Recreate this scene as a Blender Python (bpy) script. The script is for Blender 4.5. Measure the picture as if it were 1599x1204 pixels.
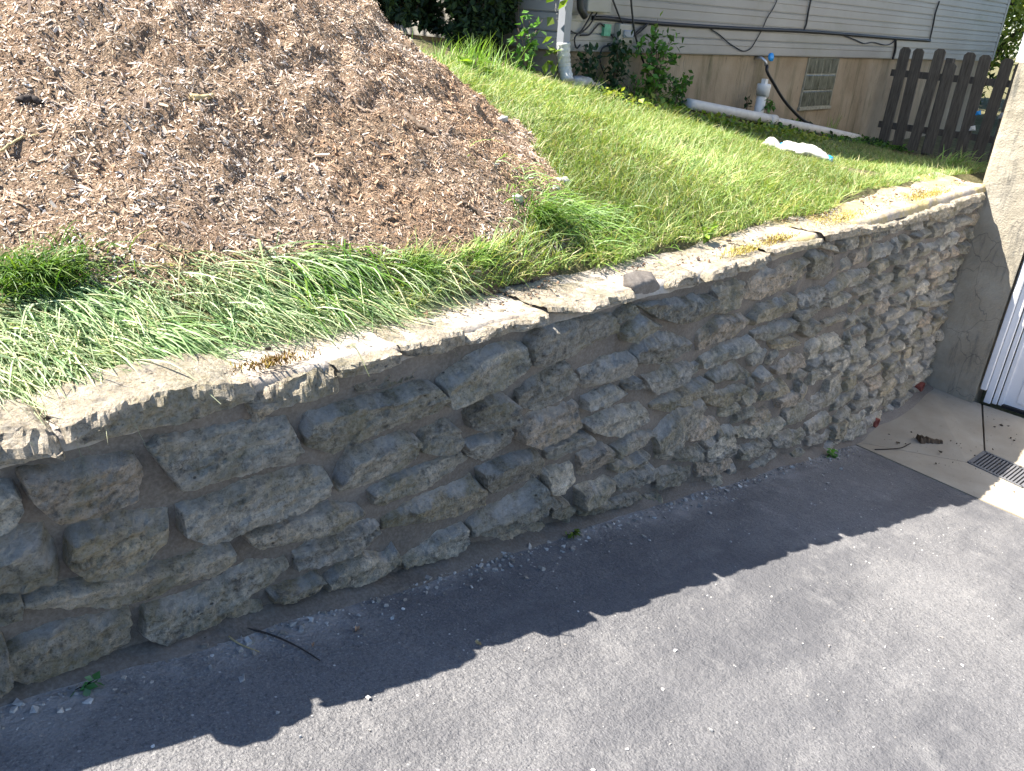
import bpy, math, random
import numpy as np
from mathutils import Matrix, Vector
for o in list(bpy.data.objects):
    bpy.data.objects.remove(o)
SC = bpy.context.scene
COL = SC.collection
rad = math.radians

# ------------------------------------------------------------------ camera, light, exposure
# camera stands at the origin; X runs along the wall, Y towards the house, Z is up; metres
CX, CY = 799.5, 602.0
_N, _V = np.array([615., 3300.]), np.array([2185., 110.])      # vanishing points measured in the photograph
FPX = math.sqrt(-((_V - [CX, CY]) @ (_N - [CX, CY])))
def _dir(p):
    d = np.array([p[0] - CX, p[1] - CY, FPX]); return d / np.linalg.norm(d)
_Z = -_dir(_N); _X = _dir(_V); _X = _X - _Z * (_X @ _Z); _X /= np.linalg.norm(_X); _Y = np.cross(_Z, _X)
ROT = np.array([_X, _Y, _Z])
def ray(px, py): return ROT @ np.array([px - CX, py - CY, FPX])
WALL_Y = 1.9
def at_y(px, py, y=WALL_Y):
    r = ray(px, py); return r * (y / r[1])
def at_z(px, py, z):
    r = ray(px, py); return r * (z / r[2])
def at_x(px, py, x):
    r = ray(px, py); return r * (x / r[0])

cam = bpy.data.objects.new('camera', bpy.data.cameras.new('camera'))
COL.objects.link(cam); SC.camera = cam
cx_, cy_, cz_ = ROT @ [1, 0, 0], ROT @ [0, -1, 0], ROT @ [0, 0, -1]
cam.matrix_world = Matrix(((cx_[0], cy_[0], cz_[0], 0), (cx_[1], cy_[1], cz_[1], 0), (cx_[2], cy_[2], cz_[2], 0), (0, 0, 0, 1)))
cam.data.sensor_width = 36.0; cam.data.lens = FPX / 1599 * 36.0
cam.data.clip_start = 0.05; cam.data.clip_end = 400

SUN = Vector((-0.50, 0.52, 1.0)).normalized()                   # towards the sun
W = bpy.data.worlds.new('World'); SC.world = W; W.use_nodes = True
_nt = W.node_tree; _nt.nodes.clear()
_o = _nt.nodes.new('ShaderNodeOutputWorld'); _b = _nt.nodes.new('ShaderNodeBackground'); _s = _nt.nodes.new('ShaderNodeTexSky')
_s.sky_type = 'NISHITA'; _s.sun_disc = False
_s.sun_elevation = math.asin(SUN.z); _s.sun_rotation = math.atan2(SUN.x, SUN.y) % (2 * math.pi)
_s.air_density = 1.0; _s.dust_density = 0.3; _s.ozone_density = 5.0
_b.inputs['Strength'].default_value = 0.072
_nt.links.new(_s.outputs[0], _b.inputs[0]); _nt.links.new(_b.outputs[0], _o.inputs[0])
sl = bpy.data.lights.new('sun', 'SUN'); sl.energy = 5.0; sl.angle = rad(0.5); sl.color = (1, 0.95, 0.87)
so = bpy.data.objects.new('sun', sl); COL.objects.link(so)
so.rotation_euler = SUN.to_track_quat('Z', 'Y').to_euler(); so.location = (-5, 6, 12)
SC.view_settings.view_transform = 'Standard'; SC.view_settings.look = 'None'
SC.view_settings.gamma = 1.0; SC.view_settings.use_curve_mapping = False
SC.view_settings.exposure = 1.92

# ------------------------------------------------------------------ helpers: noise, meshes, tags
RNG = np.random.default_rng(11); random.seed(5)
def _hash(ix, iy, iz):
    h = (ix.astype(np.int64) * 374761393 + iy.astype(np.int64) * 668265263 + iz.astype(np.int64) * 2147483647) & 0xffffffff
    h = ((h ^ (h >> 13)) * 1274126177) & 0xffffffff
    h = ((h ^ (h >> 16)) * 2246822519) & 0xffffffff
    return ((h ^ (h >> 15)) & 0xffffff) / float(0xffffff)
def vnoise(p):
    p = np.asarray(p, float); i = np.floor(p); f = p - i; f = f * f * (3 - 2 * f); i = i.astype(np.int64)
    x, y, z = i[..., 0], i[..., 1], i[..., 2]; fx, fy, fz = f[..., 0], f[..., 1], f[..., 2]
    r = 0
    for dx in (0, 1):
        for dy in (0, 1):
            for dz in (0, 1):
                r = r + _hash(x + dx, y + dy, z + dz) * (fx if dx else 1 - fx) * (fy if dy else 1 - fy) * (fz if dz else 1 - fz)
    return r * 2 - 1
def fbm(p, octaves=4, gain=0.5):
    p = np.asarray(p, float); a, t, r = 1.0, 0.0, 0
    for k in range(octaves):
        r = r + a * vnoise(p * 2.03 ** k + 17.3 * k); t += a; a *= gain
    return r / t
def p3(x, y, z=0.0):
    x, y, z = np.broadcast_arrays(np.asarray(x, float), np.asarray(y, float), np.asarray(z, float)); return np.stack([x, y, z], -1)

def mesh(name, v, f, mat=None, smooth=True, col=None):
    """a mesh from arrays: v (n,3); f (m,k) one array or a list of arrays"""
    me = bpy.data.meshes.new(name); v = np.asarray(v, np.float32).reshape(-1, 3)
    fs = f if isinstance(f, list) else [f]
    fs = [np.asarray(a, np.int32) for a in fs if len(a)]
    me.vertices.add(len(v)); me.vertices.foreach_set('co', v.ravel())
    loops = np.concatenate([a.ravel() for a in fs]); tot = np.concatenate([np.full(len(a), a.shape[1], np.int32) for a in fs])
    me.loops.add(len(loops)); me.loops.foreach_set('vertex_index', loops)
    st = np.zeros(len(tot), np.int32); st[1:] = np.cumsum(tot)[:-1]
    me.polygons.add(len(tot)); me.polygons.foreach_set('loop_start', st); me.polygons.foreach_set('loop_total', tot)
    me.polygons.foreach_set('use_smooth', np.full(len(tot), smooth, bool))
    if col is not None:
        c = np.ones((len(v), 4), np.float32); c[:, :3] = col
        at = me.color_attributes.new('tint', 'FLOAT_COLOR', 'POINT'); at.data.foreach_set('color', c.ravel())
    me.update(calc_edges=True); me.validate()
    if mat: me.materials.append(mat)
    return me
def link(name, me, parent=None, loc=None):
    o = bpy.data.objects.new(name, me); COL.objects.link(o)
    if parent is not None: o.parent = parent
    if loc is not None: o.location = loc
    return o
def add(name, v, f, mat, parent=None, smooth=True, col=None):
    return link(name, mesh(name, v, f, mat, smooth, col), parent)
def tag(o, label=None, cat=None, group=None, kind=None):
    for k, x in (('label', label), ('category', cat), ('group', group), ('kind', kind)):
        if x: o[k] = x
    return o
def thing(name, label, cat, group=None, loc=(0, 0, 0)):
    o = bpy.data.objects.new(name, None); COL.objects.link(o); o.location = loc; o.empty_display_size = 0.1
    return tag(o, label, cat, group)

class MB:
    """collects simple solids into one mesh"""
    def __init__(s): s.v, s.q, s.t, s.n = [], [], [], 0
    def raw(s, v, q=(), t=()):
        v = np.asarray(v, float).reshape(-1, 3)
        if len(q): s.q.append(np.asarray(q) + s.n)
        if len(t): s.t.append(np.asarray(t) + s.n)
        s.v.append(v); s.n += len(v); return s
    def box(s, a, b, m=None):
        (x0, y0, z0), (x1, y1, z1) = a, b
        v = np.array([[x0, y0, z0], [x1, y0, z0], [x1, y1, z0], [x0, y1, z0], [x0, y0, z1], [x1, y0, z1], [x1, y1, z1], [x0, y1, z1]], float)
        if m is not None: v = m(v)
        return s.raw(v, [[0, 3, 2, 1], [4, 5, 6, 7], [0, 1, 5, 4], [1, 2, 6, 5], [2, 3, 7, 6], [3, 0, 4, 7]])
    def tube(s, pts, r, n=8, caps=True):
        pts = np.asarray(pts, float); m = len(pts); r = np.broadcast_to(np.asarray(r, float), (m,))
        tg = np.gradient(pts, axis=0); tg /= np.linalg.norm(tg, axis=1)[:, None] + 1e-9
        up = np.array([0, 0, 1.0]) if abs(tg[0][2]) < 0.9 else np.array([0, 1.0, 0])
        ring = []
        for i in range(m):
            a = np.cross(tg[i], up); a /= np.linalg.norm(a) + 1e-9; b = np.cross(a, tg[i]); up = b
            th = np.arange(n) * 2 * math.pi / n
            ring.append(pts[i] + r[i] * (np.cos(th)[:, None] * a + np.sin(th)[:, None] * b))
        v = np.concatenate(ring); q = []
        for i in range(m - 1):
            for k in range(n):
                q.append([i * n + k, i * n + (k + 1) % n, (i + 1) * n + (k + 1) % n, (i + 1) * n + k])
        t = []
        if caps:
            v = np.concatenate([v, pts[:1], pts[-1:]])
            for k in range(n):
                t.append([m * n, (k + 1) % n, k]); t.append([m * n + 1, (m - 1) * n + k, (m - 1) * n + (k + 1) % n])
        return s.raw(v, q, t)
    def prism(s, poly, z0, z1):
        """poly: list of (x,y,ztop); bottom at ztop+(z0)"""
        n = len(poly); top = np.array(poly, float); bot = top.copy(); top[:, 2] += z1; bot[:, 2] += z0
        s.raw(np.concatenate([top, bot]), [[i, n + i, n + (i + 1) % n, (i + 1) % n] for i in range(n)])
        c = np.concatenate([top, top.mean(0)[None]]); s.raw(c, t=[[n, i, (i + 1) % n] for i in range(n)]); return s
    def build(s, name, mat, parent=None, smooth=False):
        f = []
        if s.q: f.append(np.concatenate(s.q))
        if s.t: f.append(np.concatenate(s.t))
        return add(name, np.concatenate(s.v), f, mat, parent, smooth)
def bevel(o, w=0.004, seg=2):
    m = o.modifiers.new('bevel', 'BEVEL'); m.width = w; m.segments = seg; m.limit_method = 'ANGLE'; return o
def grid_faces(nu, nv):
    a = np.arange((nu - 1) * (nv - 1)); i, j = a // (nv - 1), a % (nv - 1); b = i * nv + j
    return np.stack([b, b + nv, b + nv + 1, b + 1], 1)
def spline(pts, n=30):
    """Catmull-Rom through pts"""
    p = np.asarray(pts, float); p = np.vstack([2 * p[0] - p[1], p, 2 * p[-1] - p[-2]]); out = []
    m = len(p) - 3
    for t in np.linspace(0, m - 1e-6, n):
        i = int(t); u = t - i; a, b, c, d = p[i:i + 4]
        out.append(0.5 * (2 * b + (c - a) * u + (2 * a - 5 * b + 4 * c - d) * u * u + (3 * b - a - 3 * c + d) * u ** 3))
    return np.array(out)

# ------------------------------------------------------------------ materials
class Mt:
    def __init__(s, name):
        s.m = bpy.data.materials.new(name); s.m.use_nodes = True; s.t = s.m.node_tree; s.N = s.t.nodes; s.L = s.t.links
        s.p = s.N['Principled BSDF']; s.pos = s.N.new('ShaderNodeNewGeometry').outputs['Position']
    def _set(s, sock, v):
        if isinstance(v, bpy.types.NodeSocket): s.L.new(v, sock)
        else: sock.default_value = v
    def vec(s, sc=(1, 1, 1), src=None):
        n = s.N.new('ShaderNodeVectorMath'); n.operation = 'MULTIPLY'; s._set(n.inputs[0], src or s.pos); n.inputs[1].default_value = sc; return n.outputs[0]
    def noise(s, scale, detail=4, rough=0.55, vec=None, dist=0):
        n = s.N.new('ShaderNodeTexNoise'); s._set(n.inputs['Vector'], vec or s.pos)
        n.inputs['Scale'].default_value = scale; n.inputs['Detail'].default_value = detail; n.inputs['Roughness'].default_value = rough
        n.inputs['Distortion'].default_value = dist; return n.outputs['Fac']
    def voro(s, scale, vec=None, feature='F1', out='Distance', rnd=1):
        n = s.N.new('ShaderNodeTexVoronoi'); n.feature = feature; s._set(n.inputs['Vector'], vec or s.pos); n.inputs['Scale'].default_value = scale
        n.inputs['Randomness'].default_value = rnd; return n.outputs[out]
    def ramp(s, fac, stops, interp='LINEAR'):
        n = s.N.new('ShaderNodeValToRGB'); s._set(n.inputs[0], fac); n.color_ramp.interpolation = interp; e = n.color_ramp.elements
        while len(e) < len(stops): e.new(0.5)
        for k, (p, c) in enumerate(stops):
            e[k].position = p; e[k].color = (c, c, c, 1) if isinstance(c, (int, float)) else (*c, 1)
        return n.outputs[0]
    def mix(s, fac, a, b, mode='MIX'):
        n = s.N.new('ShaderNodeMix'); n.data_type = 'RGBA'; n.blend_type = mode; s._set(n.inputs[0], fac)
        s._set(n.inputs[6], a if isinstance(a, bpy.types.NodeSocket) else (*a, 1)); s._set(n.inputs[7], b if isinstance(b, bpy.types.NodeSocket) else (*b, 1)); return n.outputs[2]
    def math(s, op, a, b=0.0):
        n = s.N.new('ShaderNodeMath'); n.operation = op; s._set(n.inputs[0], a); s._set(n.inputs[1], b); return n.outputs[0]
    def xyz(s, src=None):
        n = s.N.new('ShaderNodeSeparateXYZ'); s._set(n.inputs[0], src or s.pos); return n.outputs
    def attr(s, name='tint'):
        n = s.N.new('ShaderNodeAttribute'); n.attribute_name = name; return n.outputs['Color']
    def objcol(s): return s.N.new('ShaderNodeObjectInfo').outputs['Color']
    def objrnd(s): return s.N.new('ShaderNodeObjectInfo').outputs['Random']
    def bump(s, h, strength=0.5, dist=0.01, nrm=None):
        n = s.N.new('ShaderNodeBump'); s._set(n.inputs['Height'], h); n.inputs['Strength'].default_value = strength; n.inputs['Distance'].default_value = dist
        if nrm is not None: s.L.new(nrm, n.inputs['Normal'])
        return n.outputs[0]
    def out(s, base, rough=0.9, nrm=None, spec=0.3, metal=0.0):
        s._set(s.p.inputs['Base Color'], base if isinstance(base, bpy.types.NodeSocket) else (*base, 1)); s._set(s.p.inputs['Roughness'], rough)
        s.p.inputs['Specular IOR Level'].default_value = spec; s.p.inputs['Metallic'].default_value = metal
        if nrm is not None: s.L.new(nrm, s.p.inputs['Normal'])
        return s.m
def plain(name, c, rough=0.6, spec=0.4, var=0.12, scale=14, metal=0.0, bump=0.0):
    m = Mt(name); n = m.noise(scale, 5)
    lo, hi = tuple(x * (1 - var) for x in c), tuple(min(1, x * (1 + var)) for x in c)
    return m.out(m.ramp(n, [(0.3, lo), (0.7, hi)]), rough, m.bump(m.noise(scale * 9, 3), 0.4, bump) if bump else None, spec, metal)

def stone_material():
    m = Mt('weathered_limestone')
    big = m.noise(5.0, 5, 0.6); fine = m.noise(60, 6, 0.7); lay = m.noise(9, 5, 0.6, m.vec((1, 1, 5)))
    c = m.ramp(lay, [(0.26, (0.29, 0.262, 0.212)), (0.44, (0.53, 0.462, 0.355)), (0.6, (0.67, 0.6, 0.485)), (0.8, (0.78, 0.73, 0.64))])
    c = m.mix(1.0, c, m.objcol(), 'MULTIPLY')
    g_ = m.noise(38, 9, 0.82); c = m.mix(1.0, c, m.ramp(g_, [(0.34, (0.26, 0.245, 0.22)), (0.48, (0.95, 0.94, 0.92)), (0.68, (1.55, 1.55, 1.53))]), 'MULTIPLY')
    c = m.mix(m.ramp(big, [(0.48, 0.0), (0.62, 0.65)]), c, (0.27, 0.235, 0.12))                # olive lichen film
    c = m.mix(m.ramp(m.noise(11, 6, 0.7), [(0.55, 0.0), (0.67, 0.85)]), c, (0.085, 0.075, 0.062))   # black weathering
    c = m.mix(m.ramp(fine, [(0.35, 0.0), (0.75, 0.6)]), c, (0.6, 0.57, 0.52))                   # pale mineral grain
    c = m.mix(m.ramp(m.noise(150, 3, 0.6), [(0.55, 0.0), (0.72, 0.6)]), c, (0.07, 0.065, 0.055))
    pit = m.voro(34, m.vec((1, 1, 1.5)))
    pm = m.math('MULTIPLY', m.ramp(pit, [(0.1, 1.0), (0.24, 0.0)]), m.ramp(m.noise(4, 2), [(0.6, 0.0), (0.68, 1.0)]))
    c = m.mix(m.math('MULTIPLY', pm, 0.8), c, (0.035, 0.03, 0.026))
    dz = m.N.new('ShaderNodeSeparateColor'); m.L.new(m.attr(), dz.inputs[0]); c = m.mix(m.math('MULTIPLY', dz.outputs[0], m.ramp(m.noise(55, 6, 0.75), [(0.3, 0.25), (0.6, 0.85)])), c, (0.66, 0.645, 0.62))  # painted skylight on the ledges, blended in with mortar residue
    h = m.math('ADD', m.math('MULTIPLY', m.noise(30, 8, 0.78, m.vec((1, 1, 2.0))), 1.0), m.math('MULTIPLY', m.noise(160, 4, 0.75), 0.5))
    h = m.math('ADD', h, m.math('MULTIPLY', g_, 1.1)); h = m.math('SUBTRACT', h, m.math('MULTIPLY', pm, 0.6))
    return m.out(c, 0.93, m.bump(h, 1.0, 0.026), 0.2)
def mortar_material():
    m = Mt('lime_mortar'); n = m.noise(3.5, 5); f = m.noise(90, 4, 0.65)
    c = m.ramp(n, [(0.3, (0.112, 0.096, 0.08)), (0.55, (0.15, 0.129, 0.109)), (0.75, (0.195, 0.17, 0.147))])
    c = m.mix(m.ramp(f, [(0.4, 0.0), (0.8, 0.35)]), c, (0.4, 0.36, 0.32))
    x = m.xyz()
    rough_side = m.ramp(x[0], [(0.0, 0.0), (1.0, 1.0)])
    h = m.math('ADD', m.noise(30, 5, 0.6), m.math('MULTIPLY', f, 0.5))
    return m.out(c, 0.95, m.bump(h, 0.5, 0.006), 0.15)
def bed_material():
    m = Mt('wall_top_cement'); n = m.noise(6, 6, 0.65); f = m.noise(70, 5, 0.7); x = m.xyz()
    c = m.ramp(n, [(0.25, (0.25, 0.2, 0.15)), (0.45, (0.38, 0.325, 0.265)), (0.7, (0.48, 0.43, 0.37))])  # mottled tan of the cement itself
    c = m.mix(m.ramp(m.noise(17, 6, 0.7), [(0.6, 0.0), (0.74, 0.6)]), c, (0.16, 0.11, 0.075))       # soil and litter
    far = m.ramp(m.math('MULTIPLY', x[0], 1 / 7.0), [(0.42, 0.0), (0.62, 1.0)])
    c = m.mix(m.math('MULTIPLY', far, m.ramp(m.noise(5, 5, 0.6), [(0.42, 0.0), (0.58, 0.85)])), c, (0.47, 0.36, 0.15))   # dry yellow moss
    c = m.mix(m.ramp(f, [(0.5, 0.0), (0.75, 0.4)]), c, (0.1, 0.075, 0.055))
    h = m.math('ADD', m.noise(24, 6, 0.7), m.math('MULTIPLY', f, 0.4))
    return m.out(c, 0.95, m.bump(h, 0.8, 0.014), 0.15)
def asphalt_material():
    m = Mt('worn_asphalt'); x = m.xyz()
    streak = m.noise(0.9, 4, 0.55, m.vec((1.0, 0.45, 1.0)), 0.6); mid = m.noise(4.5, 5, 0.6); fine = m.noise(85, 7, 0.8)
    c = m.ramp(streak, [(0.3, (0.125, 0.122, 0.126)), (0.52, (0.165, 0.16, 0.161)), (0.72, (0.215, 0.208, 0.204))])
    c = m.mix(m.ramp(mid, [(0.4, 0.0), (0.75, 0.4)]), c, (0.2, 0.192, 0.187))
    c = m.mix(m.ramp(fine, [(0.36, 0.75), (0.52, 0.0)]), c, (0.06, 0.06, 0.064))
    c = m.mix(m.ramp(m.noise(150, 5, 0.75), [(0.52, 0.0), (0.66, 0.75)]), c, (0.32, 0.31, 0.3))
    cell = m.voro(38, None, 'F1', 'Color'); r = m.N.new('ShaderNodeSeparateColor'); m.L.new(cell, r.inputs[0])
    fl = m.math('MULTIPLY', m.ramp(m.voro(38), [(0.08, 1.0), (0.2, 0.0)]), m.ramp(r.outputs[0], [(0.9, 0.0), (0.93, 1.0)]))
    fl = m.math('MULTIPLY', fl, m.ramp(m.noise(1.4, 3), [(0.4, 0.25), (0.62, 1.0)]))
    c = m.mix(fl, c, (0.62, 0.6, 0.57))                                                             # pale stone flecks
    edge = m.math('SUBTRACT', 1.92, x[1])
    pale_mask = m.math('MULTIPLY', m.ramp(m.math('ADD', edge, m.math('MULTIPLY', m.noise(7, 5, 0.7), 0.22)), [(0.12, 1.0), (0.34, 0.0)]), m.ramp(m.noise(3.1, 5, 0.7), [(0.42, 0.15), (0.56, 1.0)]))
    c = m.mix(pale_mask, c, (0.43, 0.41, 0.39))                                                         # mortar dust washed along the wall foot
    h = m.math('ADD', m.math('MULTIPLY', m.voro(120, m.mix(0.02, m.pos, m.N.new('ShaderNodeTexNoise').outputs['Color'])), 0.25), m.math('ADD', m.math('MULTIPLY', m.noise(55, 7, 0.75), 0.75), m.math('MULTIPLY', m.noise(9, 6, 0.7), 2.4)))
    wob = m.mix(0.22, m.pos, m.N.new('ShaderNodeTexNoise').outputs['Color'])
    cr = m.math('MULTIPLY', m.ramp(m.voro(1.3, wob, 'DISTANCE_TO_EDGE'), [(0.0, 1.0), (0.0045, 0.0)]), m.ramp(m.noise(1.1, 3), [(0.55, 0.0), (0.63, 0.8)]))
    c = m.mix(m.math('MULTIPLY', cr, 0.35), c, (0.07, 0.07, 0.072))                                # faint hairline cracks
    c = m.mix(m.ramp(m.noise(1.3, 5, 0.65, m.vec((0.4, 1.7, 1))), [(0.46, 0.0), (0.62, 0.75)]), c, (0.095, 0.094, 0.1))      # dark bands
    c = m.mix(m.ramp(m.noise(3.1, 7, 0.78), [(0.54, 0.0), (0.7, 0.55)]), c, (0.27, 0.26, 0.25))       # worn pale patches
    h = m.math('ADD', h, m.math('MULTIPLY', m.noise(24, 6, 0.7), m.ramp(m.noise(0.9, 3), [(0.4, 0.2), (0.6, 1.6)]))); h = m.math('SUBTRACT', h, m.math('MULTIPLY', cr, 0.4))
    return m.out(c, 0.88, m.bump(h, 0.9, 0.013), 0.3)
def concrete_material():
    m = Mt('apron_concrete'); n = m.noise(2.5, 6, 0.6); f = m.noise(120, 4, 0.6)
    c = m.ramp(n, [(0.3, (0.27, 0.228, 0.172)), (0.55, (0.34, 0.295, 0.23)), (0.75, (0.4, 0.35, 0.28))])
    c = m.mix(m.ramp(m.noise(28, 4, 0.7), [(0.62, 0.0), (0.74, 0.5)]), c, (0.12, 0.1, 0.085))
    return m.out(c, 0.9, m.bump(f, 0.3, 0.004), 0.25)
def stucco_material():
    m = Mt('cement_stucco'); n = m.noise(3.5, 5, 0.6); f = m.noise(70, 5, 0.65); x = m.xyz()
    c = m.ramp(n, [(0.3, (0.27, 0.235, 0.175)), (0.55, (0.36, 0.318, 0.245)), (0.75, (0.42, 0.38, 0.305))])
    c = m.mix(m.ramp(m.noise(3, 6, 0.7, m.vec((1.5, 4.0, 0.6))), [(0.53, 0.0), (0.66, 0.75)]), c, (0.13, 0.125, 0.11))
    ck = m.ramp(m.voro(2.6, m.mix(0.12, m.pos, m.N.new('ShaderNodeTexNoise').outputs['Color']), 'DISTANCE_TO_EDGE'), [(0.0, 1.0), (0.008, 0.0)])
    c = m.mix(m.math('MULTIPLY', ck, 0.6), c, (0.08, 0.075, 0.07))
    return m.out(c, 0.93, m.bump(m.math('ADD', f, m.math('MULTIPLY', m.noise(14, 5), 1.2)), 0.7, 0.012), 0.2)
def foundation_material():
    m = Mt('parged_foundation'); n = m.noise(2.0, 5, 0.6); st = m.noise(2.6, 6, 0.7, m.vec((2.2, 1, 0.35)))
    c = m.ramp(n, [(0.3, (0.25, 0.195, 0.13)), (0.6, (0.345, 0.28, 0.2)), (0.8, (0.41, 0.355, 0.275))])
    c = m.mix(m.ramp(st, [(0.5, 0.0), (0.68, 0.75)]), c, (0.135, 0.125, 0.075))
    c = m.mix(m.ramp(m.noise(4, 6, 0.75, m.vec((3, 1, 0.5))), [(0.58, 0.0), (0.68, 0.7)]), c, (0.1, 0.085, 0.065))
    return m.out(c, 0.92, m.bump(m.noise(45, 5), 0.5, 0.008), 0.2)
def siding_material():
    m = Mt('grey_vinyl_siding'); n = m.noise(1.3, 5, 0.6)
    c = m.ramp(n, [(0.3, (0.255, 0.238, 0.21)), (0.7, (0.32, 0.303, 0.272))])
    c = m.mix(m.ramp(m.noise(1.7, 5, 0.65, m.vec((0.6, 1, 1.6))), [(0.53, 0.0), (0.72, 0.55)]), c, (0.19, 0.19, 0.135))     # green algae film
    c = m.mix(m.ramp(m.noise(30, 4, 0.7), [(0.63, 0.0), (0.75, 0.35)]), c, (0.2, 0.195, 0.19))
    return m.out(c, 0.5, m.bump(m.noise(30, 3, 0.5, m.vec((0.3, 1, 5))), 0.25, 0.002), 0.35)
def wood_material(name, a, b):
    m = Mt(name); n = m.noise(8, 6, 0.65, m.vec((6, 6, 0.6)))
    c = m.mix(0.75, m.ramp(n, [(0.3, a), (0.7, b)]), m.objcol(), 'MULTIPLY')
    return m.out(c, 0.9, m.bump(n, 0.5, 0.006), 0.2)
def tinted(name, rough=0.6, spec=0.3, trans=0.0, grain=0.0):
    """colour from each piece's own tint; thin leaves also let light through"""
    m = Mt(name); c = m.attr()
    if grain: c = m.mix(m.ramp(m.noise(grain, 4, 0.7), [(0.3, 0.5), (0.6, 0.0)]), c, m.mix(1.0, c, (0.4, 0.36, 0.33), 'MULTIPLY'))
    m.out(c, rough, None, spec)
    if trans:
        t = m.N.new('ShaderNodeBsdfTranslucent'); m.L.new(m.mix(1.0, c, (1.25, 1.35, 0.55), 'MULTIPLY'), t.inputs[0])
        x = m.N.new('ShaderNodeMixShader'); x.inputs[0].default_value = trans
        m.L.new(m.p.outputs[0], x.inputs[1]); m.L.new(t.outputs[0], x.inputs[2])
        m.L.new(x.outputs[0], m.N['Material Output'].inputs[0])
    return m.m
def soil_material():
    m = Mt('lawn_soil'); n = m.noise(9, 6, 0.7); f = m.noise(60, 4, 0.7)
    c = m.ramp(n, [(0.35, (0.1, 0.1, 0.045)), (0.55, (0.16, 0.145, 0.075)), (0.7, (0.25, 0.2, 0.12))])
    c = m.mix(m.ramp(f, [(0.5, 0.0), (0.7, 0.6)]), c, (0.1, 0.08, 0.05))
    return m.out(c, 0.95, m.bump(m.math('ADD', n, f), 0.9, 0.03), 0.1)
def mound_material():
    m = Mt('shredded_wood'); n = m.noise(4, 5, 0.65); f = m.noise(45, 5, 0.75, None, 1.2)
    c = m.ramp(f, [(0.32, (0.085, 0.057, 0.037)), (0.5, (0.28, 0.2, 0.135)), (0.68, (0.5, 0.385, 0.275))])
    c = m.mix(m.ramp(n, [(0.4, 0.4), (0.6, 0.0)]), c, (0.26, 0.16, 0.1))
    return m.out(c, 0.95, m.bump(m.math('ADD', f, m.noise(130, 3)), 1.0, 0.02), 0.1)
M = dict(
    stone=stone_material(), mortar=mortar_material(), bed=bed_material(), asphalt=asphalt_material(), concrete=concrete_material(),
    stucco=stucco_material(), foundation=foundation_material(), siding=siding_material(), soil=soil_material(), mound=mound_material(),
    fence=wood_material('weathered_fence_wood', (0.06, 0.054, 0.048), (0.15, 0.137, 0.122)),
    chip=tinted('wood_chips', 0.85, 0.2, 0, 60), grass=tinted('grass_blades', 0.5, 0.35, 0.3), leaf=tinted('leaves', 0.5, 0.4, 0.35),
    darkleaf=tinted('evergreen_leaves', 0.6, 0.25, 0.12), moss=tinted('moss', 0.9, 0.1, 0.1),
    white=plain('white_paint', (0.78, 0.78, 0.79), 0.4, 0.5, 0.04, 5), pvc=plain('white_pvc', (0.7, 0.7, 0.68), 0.4, 0.5, 0.1, 12),
    gutter=plain('grey_aluminium', (0.24, 0.25, 0.27), 0.4, 0.5, 0.06, 6), dirtywhite=plain('dirty_white_plastic', (0.5, 0.5, 0.47), 0.5, 0.4, 0.15, 25),
    black=plain('black_rubber', (0.018, 0.018, 0.02), 0.5, 0.4, 0.2, 40), dark=plain('dark_gap', (0.02, 0.019, 0.018), 0.9, 0.1),
    beige=plain('beige_plastic', (0.34, 0.32, 0.27), 0.5, 0.4, 0.06, 9), greybox=plain('grey_cover', (0.28, 0.3, 0.33), 0.45, 0.4, 0.1, 20),
    green=plain('green_terminal', (0.1, 0.32, 0.2), 0.5, 0.4, 0.2, 40), blue=plain('blue_plastic', (0.02, 0.3, 0.75), 0.4, 0.5, 0.1, 30),
    metal=plain('galvanised_metal', (0.55, 0.55, 0.56), 0.35, 0.5, 0.1, 30, 0.8), terracotta=plain('red_clay', (0.2, 0.055, 0.04), 0.8, 0.2, 0.3, 60),
    grate=plain('cast_drain_grate', (0.1, 0.1, 0.105), 0.6, 0.4, 0.2, 50), bark=wood_material('bark', (0.07, 0.05, 0.035), (0.2, 0.15, 0.11)),
    sack=plain('white_woven_sack', (0.5, 0.485, 0.43), 0.6, 0.3, 0.08, 30, 0, 0.006), rock=plain('pale_rock', (0.45, 0.43, 0.4), 0.9, 0.2, 0.3, 25, 0, 0.01),
    roof=plain('roof_shingle', (0.1, 0.095, 0.09), 0.9, 0.2, 0.3, 30, 0, 0.01), straw=plain('dry_straw', (0.42, 0.33, 0.17), 0.7, 0.3, 0.2, 40),
    deadleaf=plain('dry_leaf', (0.4, 0.25, 0.15), 0.7, 0.3, 0.3, 80), twig=plain('dark_twig', (0.05, 0.04, 0.035), 0.8, 0.2, 0.3, 60),
    grout=plain('window_grout', (0.3, 0.29, 0.23), 0.9, 0.2, 0.3, 20), greyplastic=plain('pale_grey_pipe', (0.58, 0.56, 0.52), 0.5, 0.4, 0.12, 10),
)
def glassblock():
    m = Mt('glass_block'); n = m.noise(18, 4, 0.6, m.vec((1, 1, 0.4)))
    return m.out(m.ramp(n, [(0.3, (0.045, 0.05, 0.04)), (0.7, (0.17, 0.175, 0.14))]), 0.15, m.bump(n, 0.6, 0.01), 0.6)
M['glass'] = glassblock()

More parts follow.
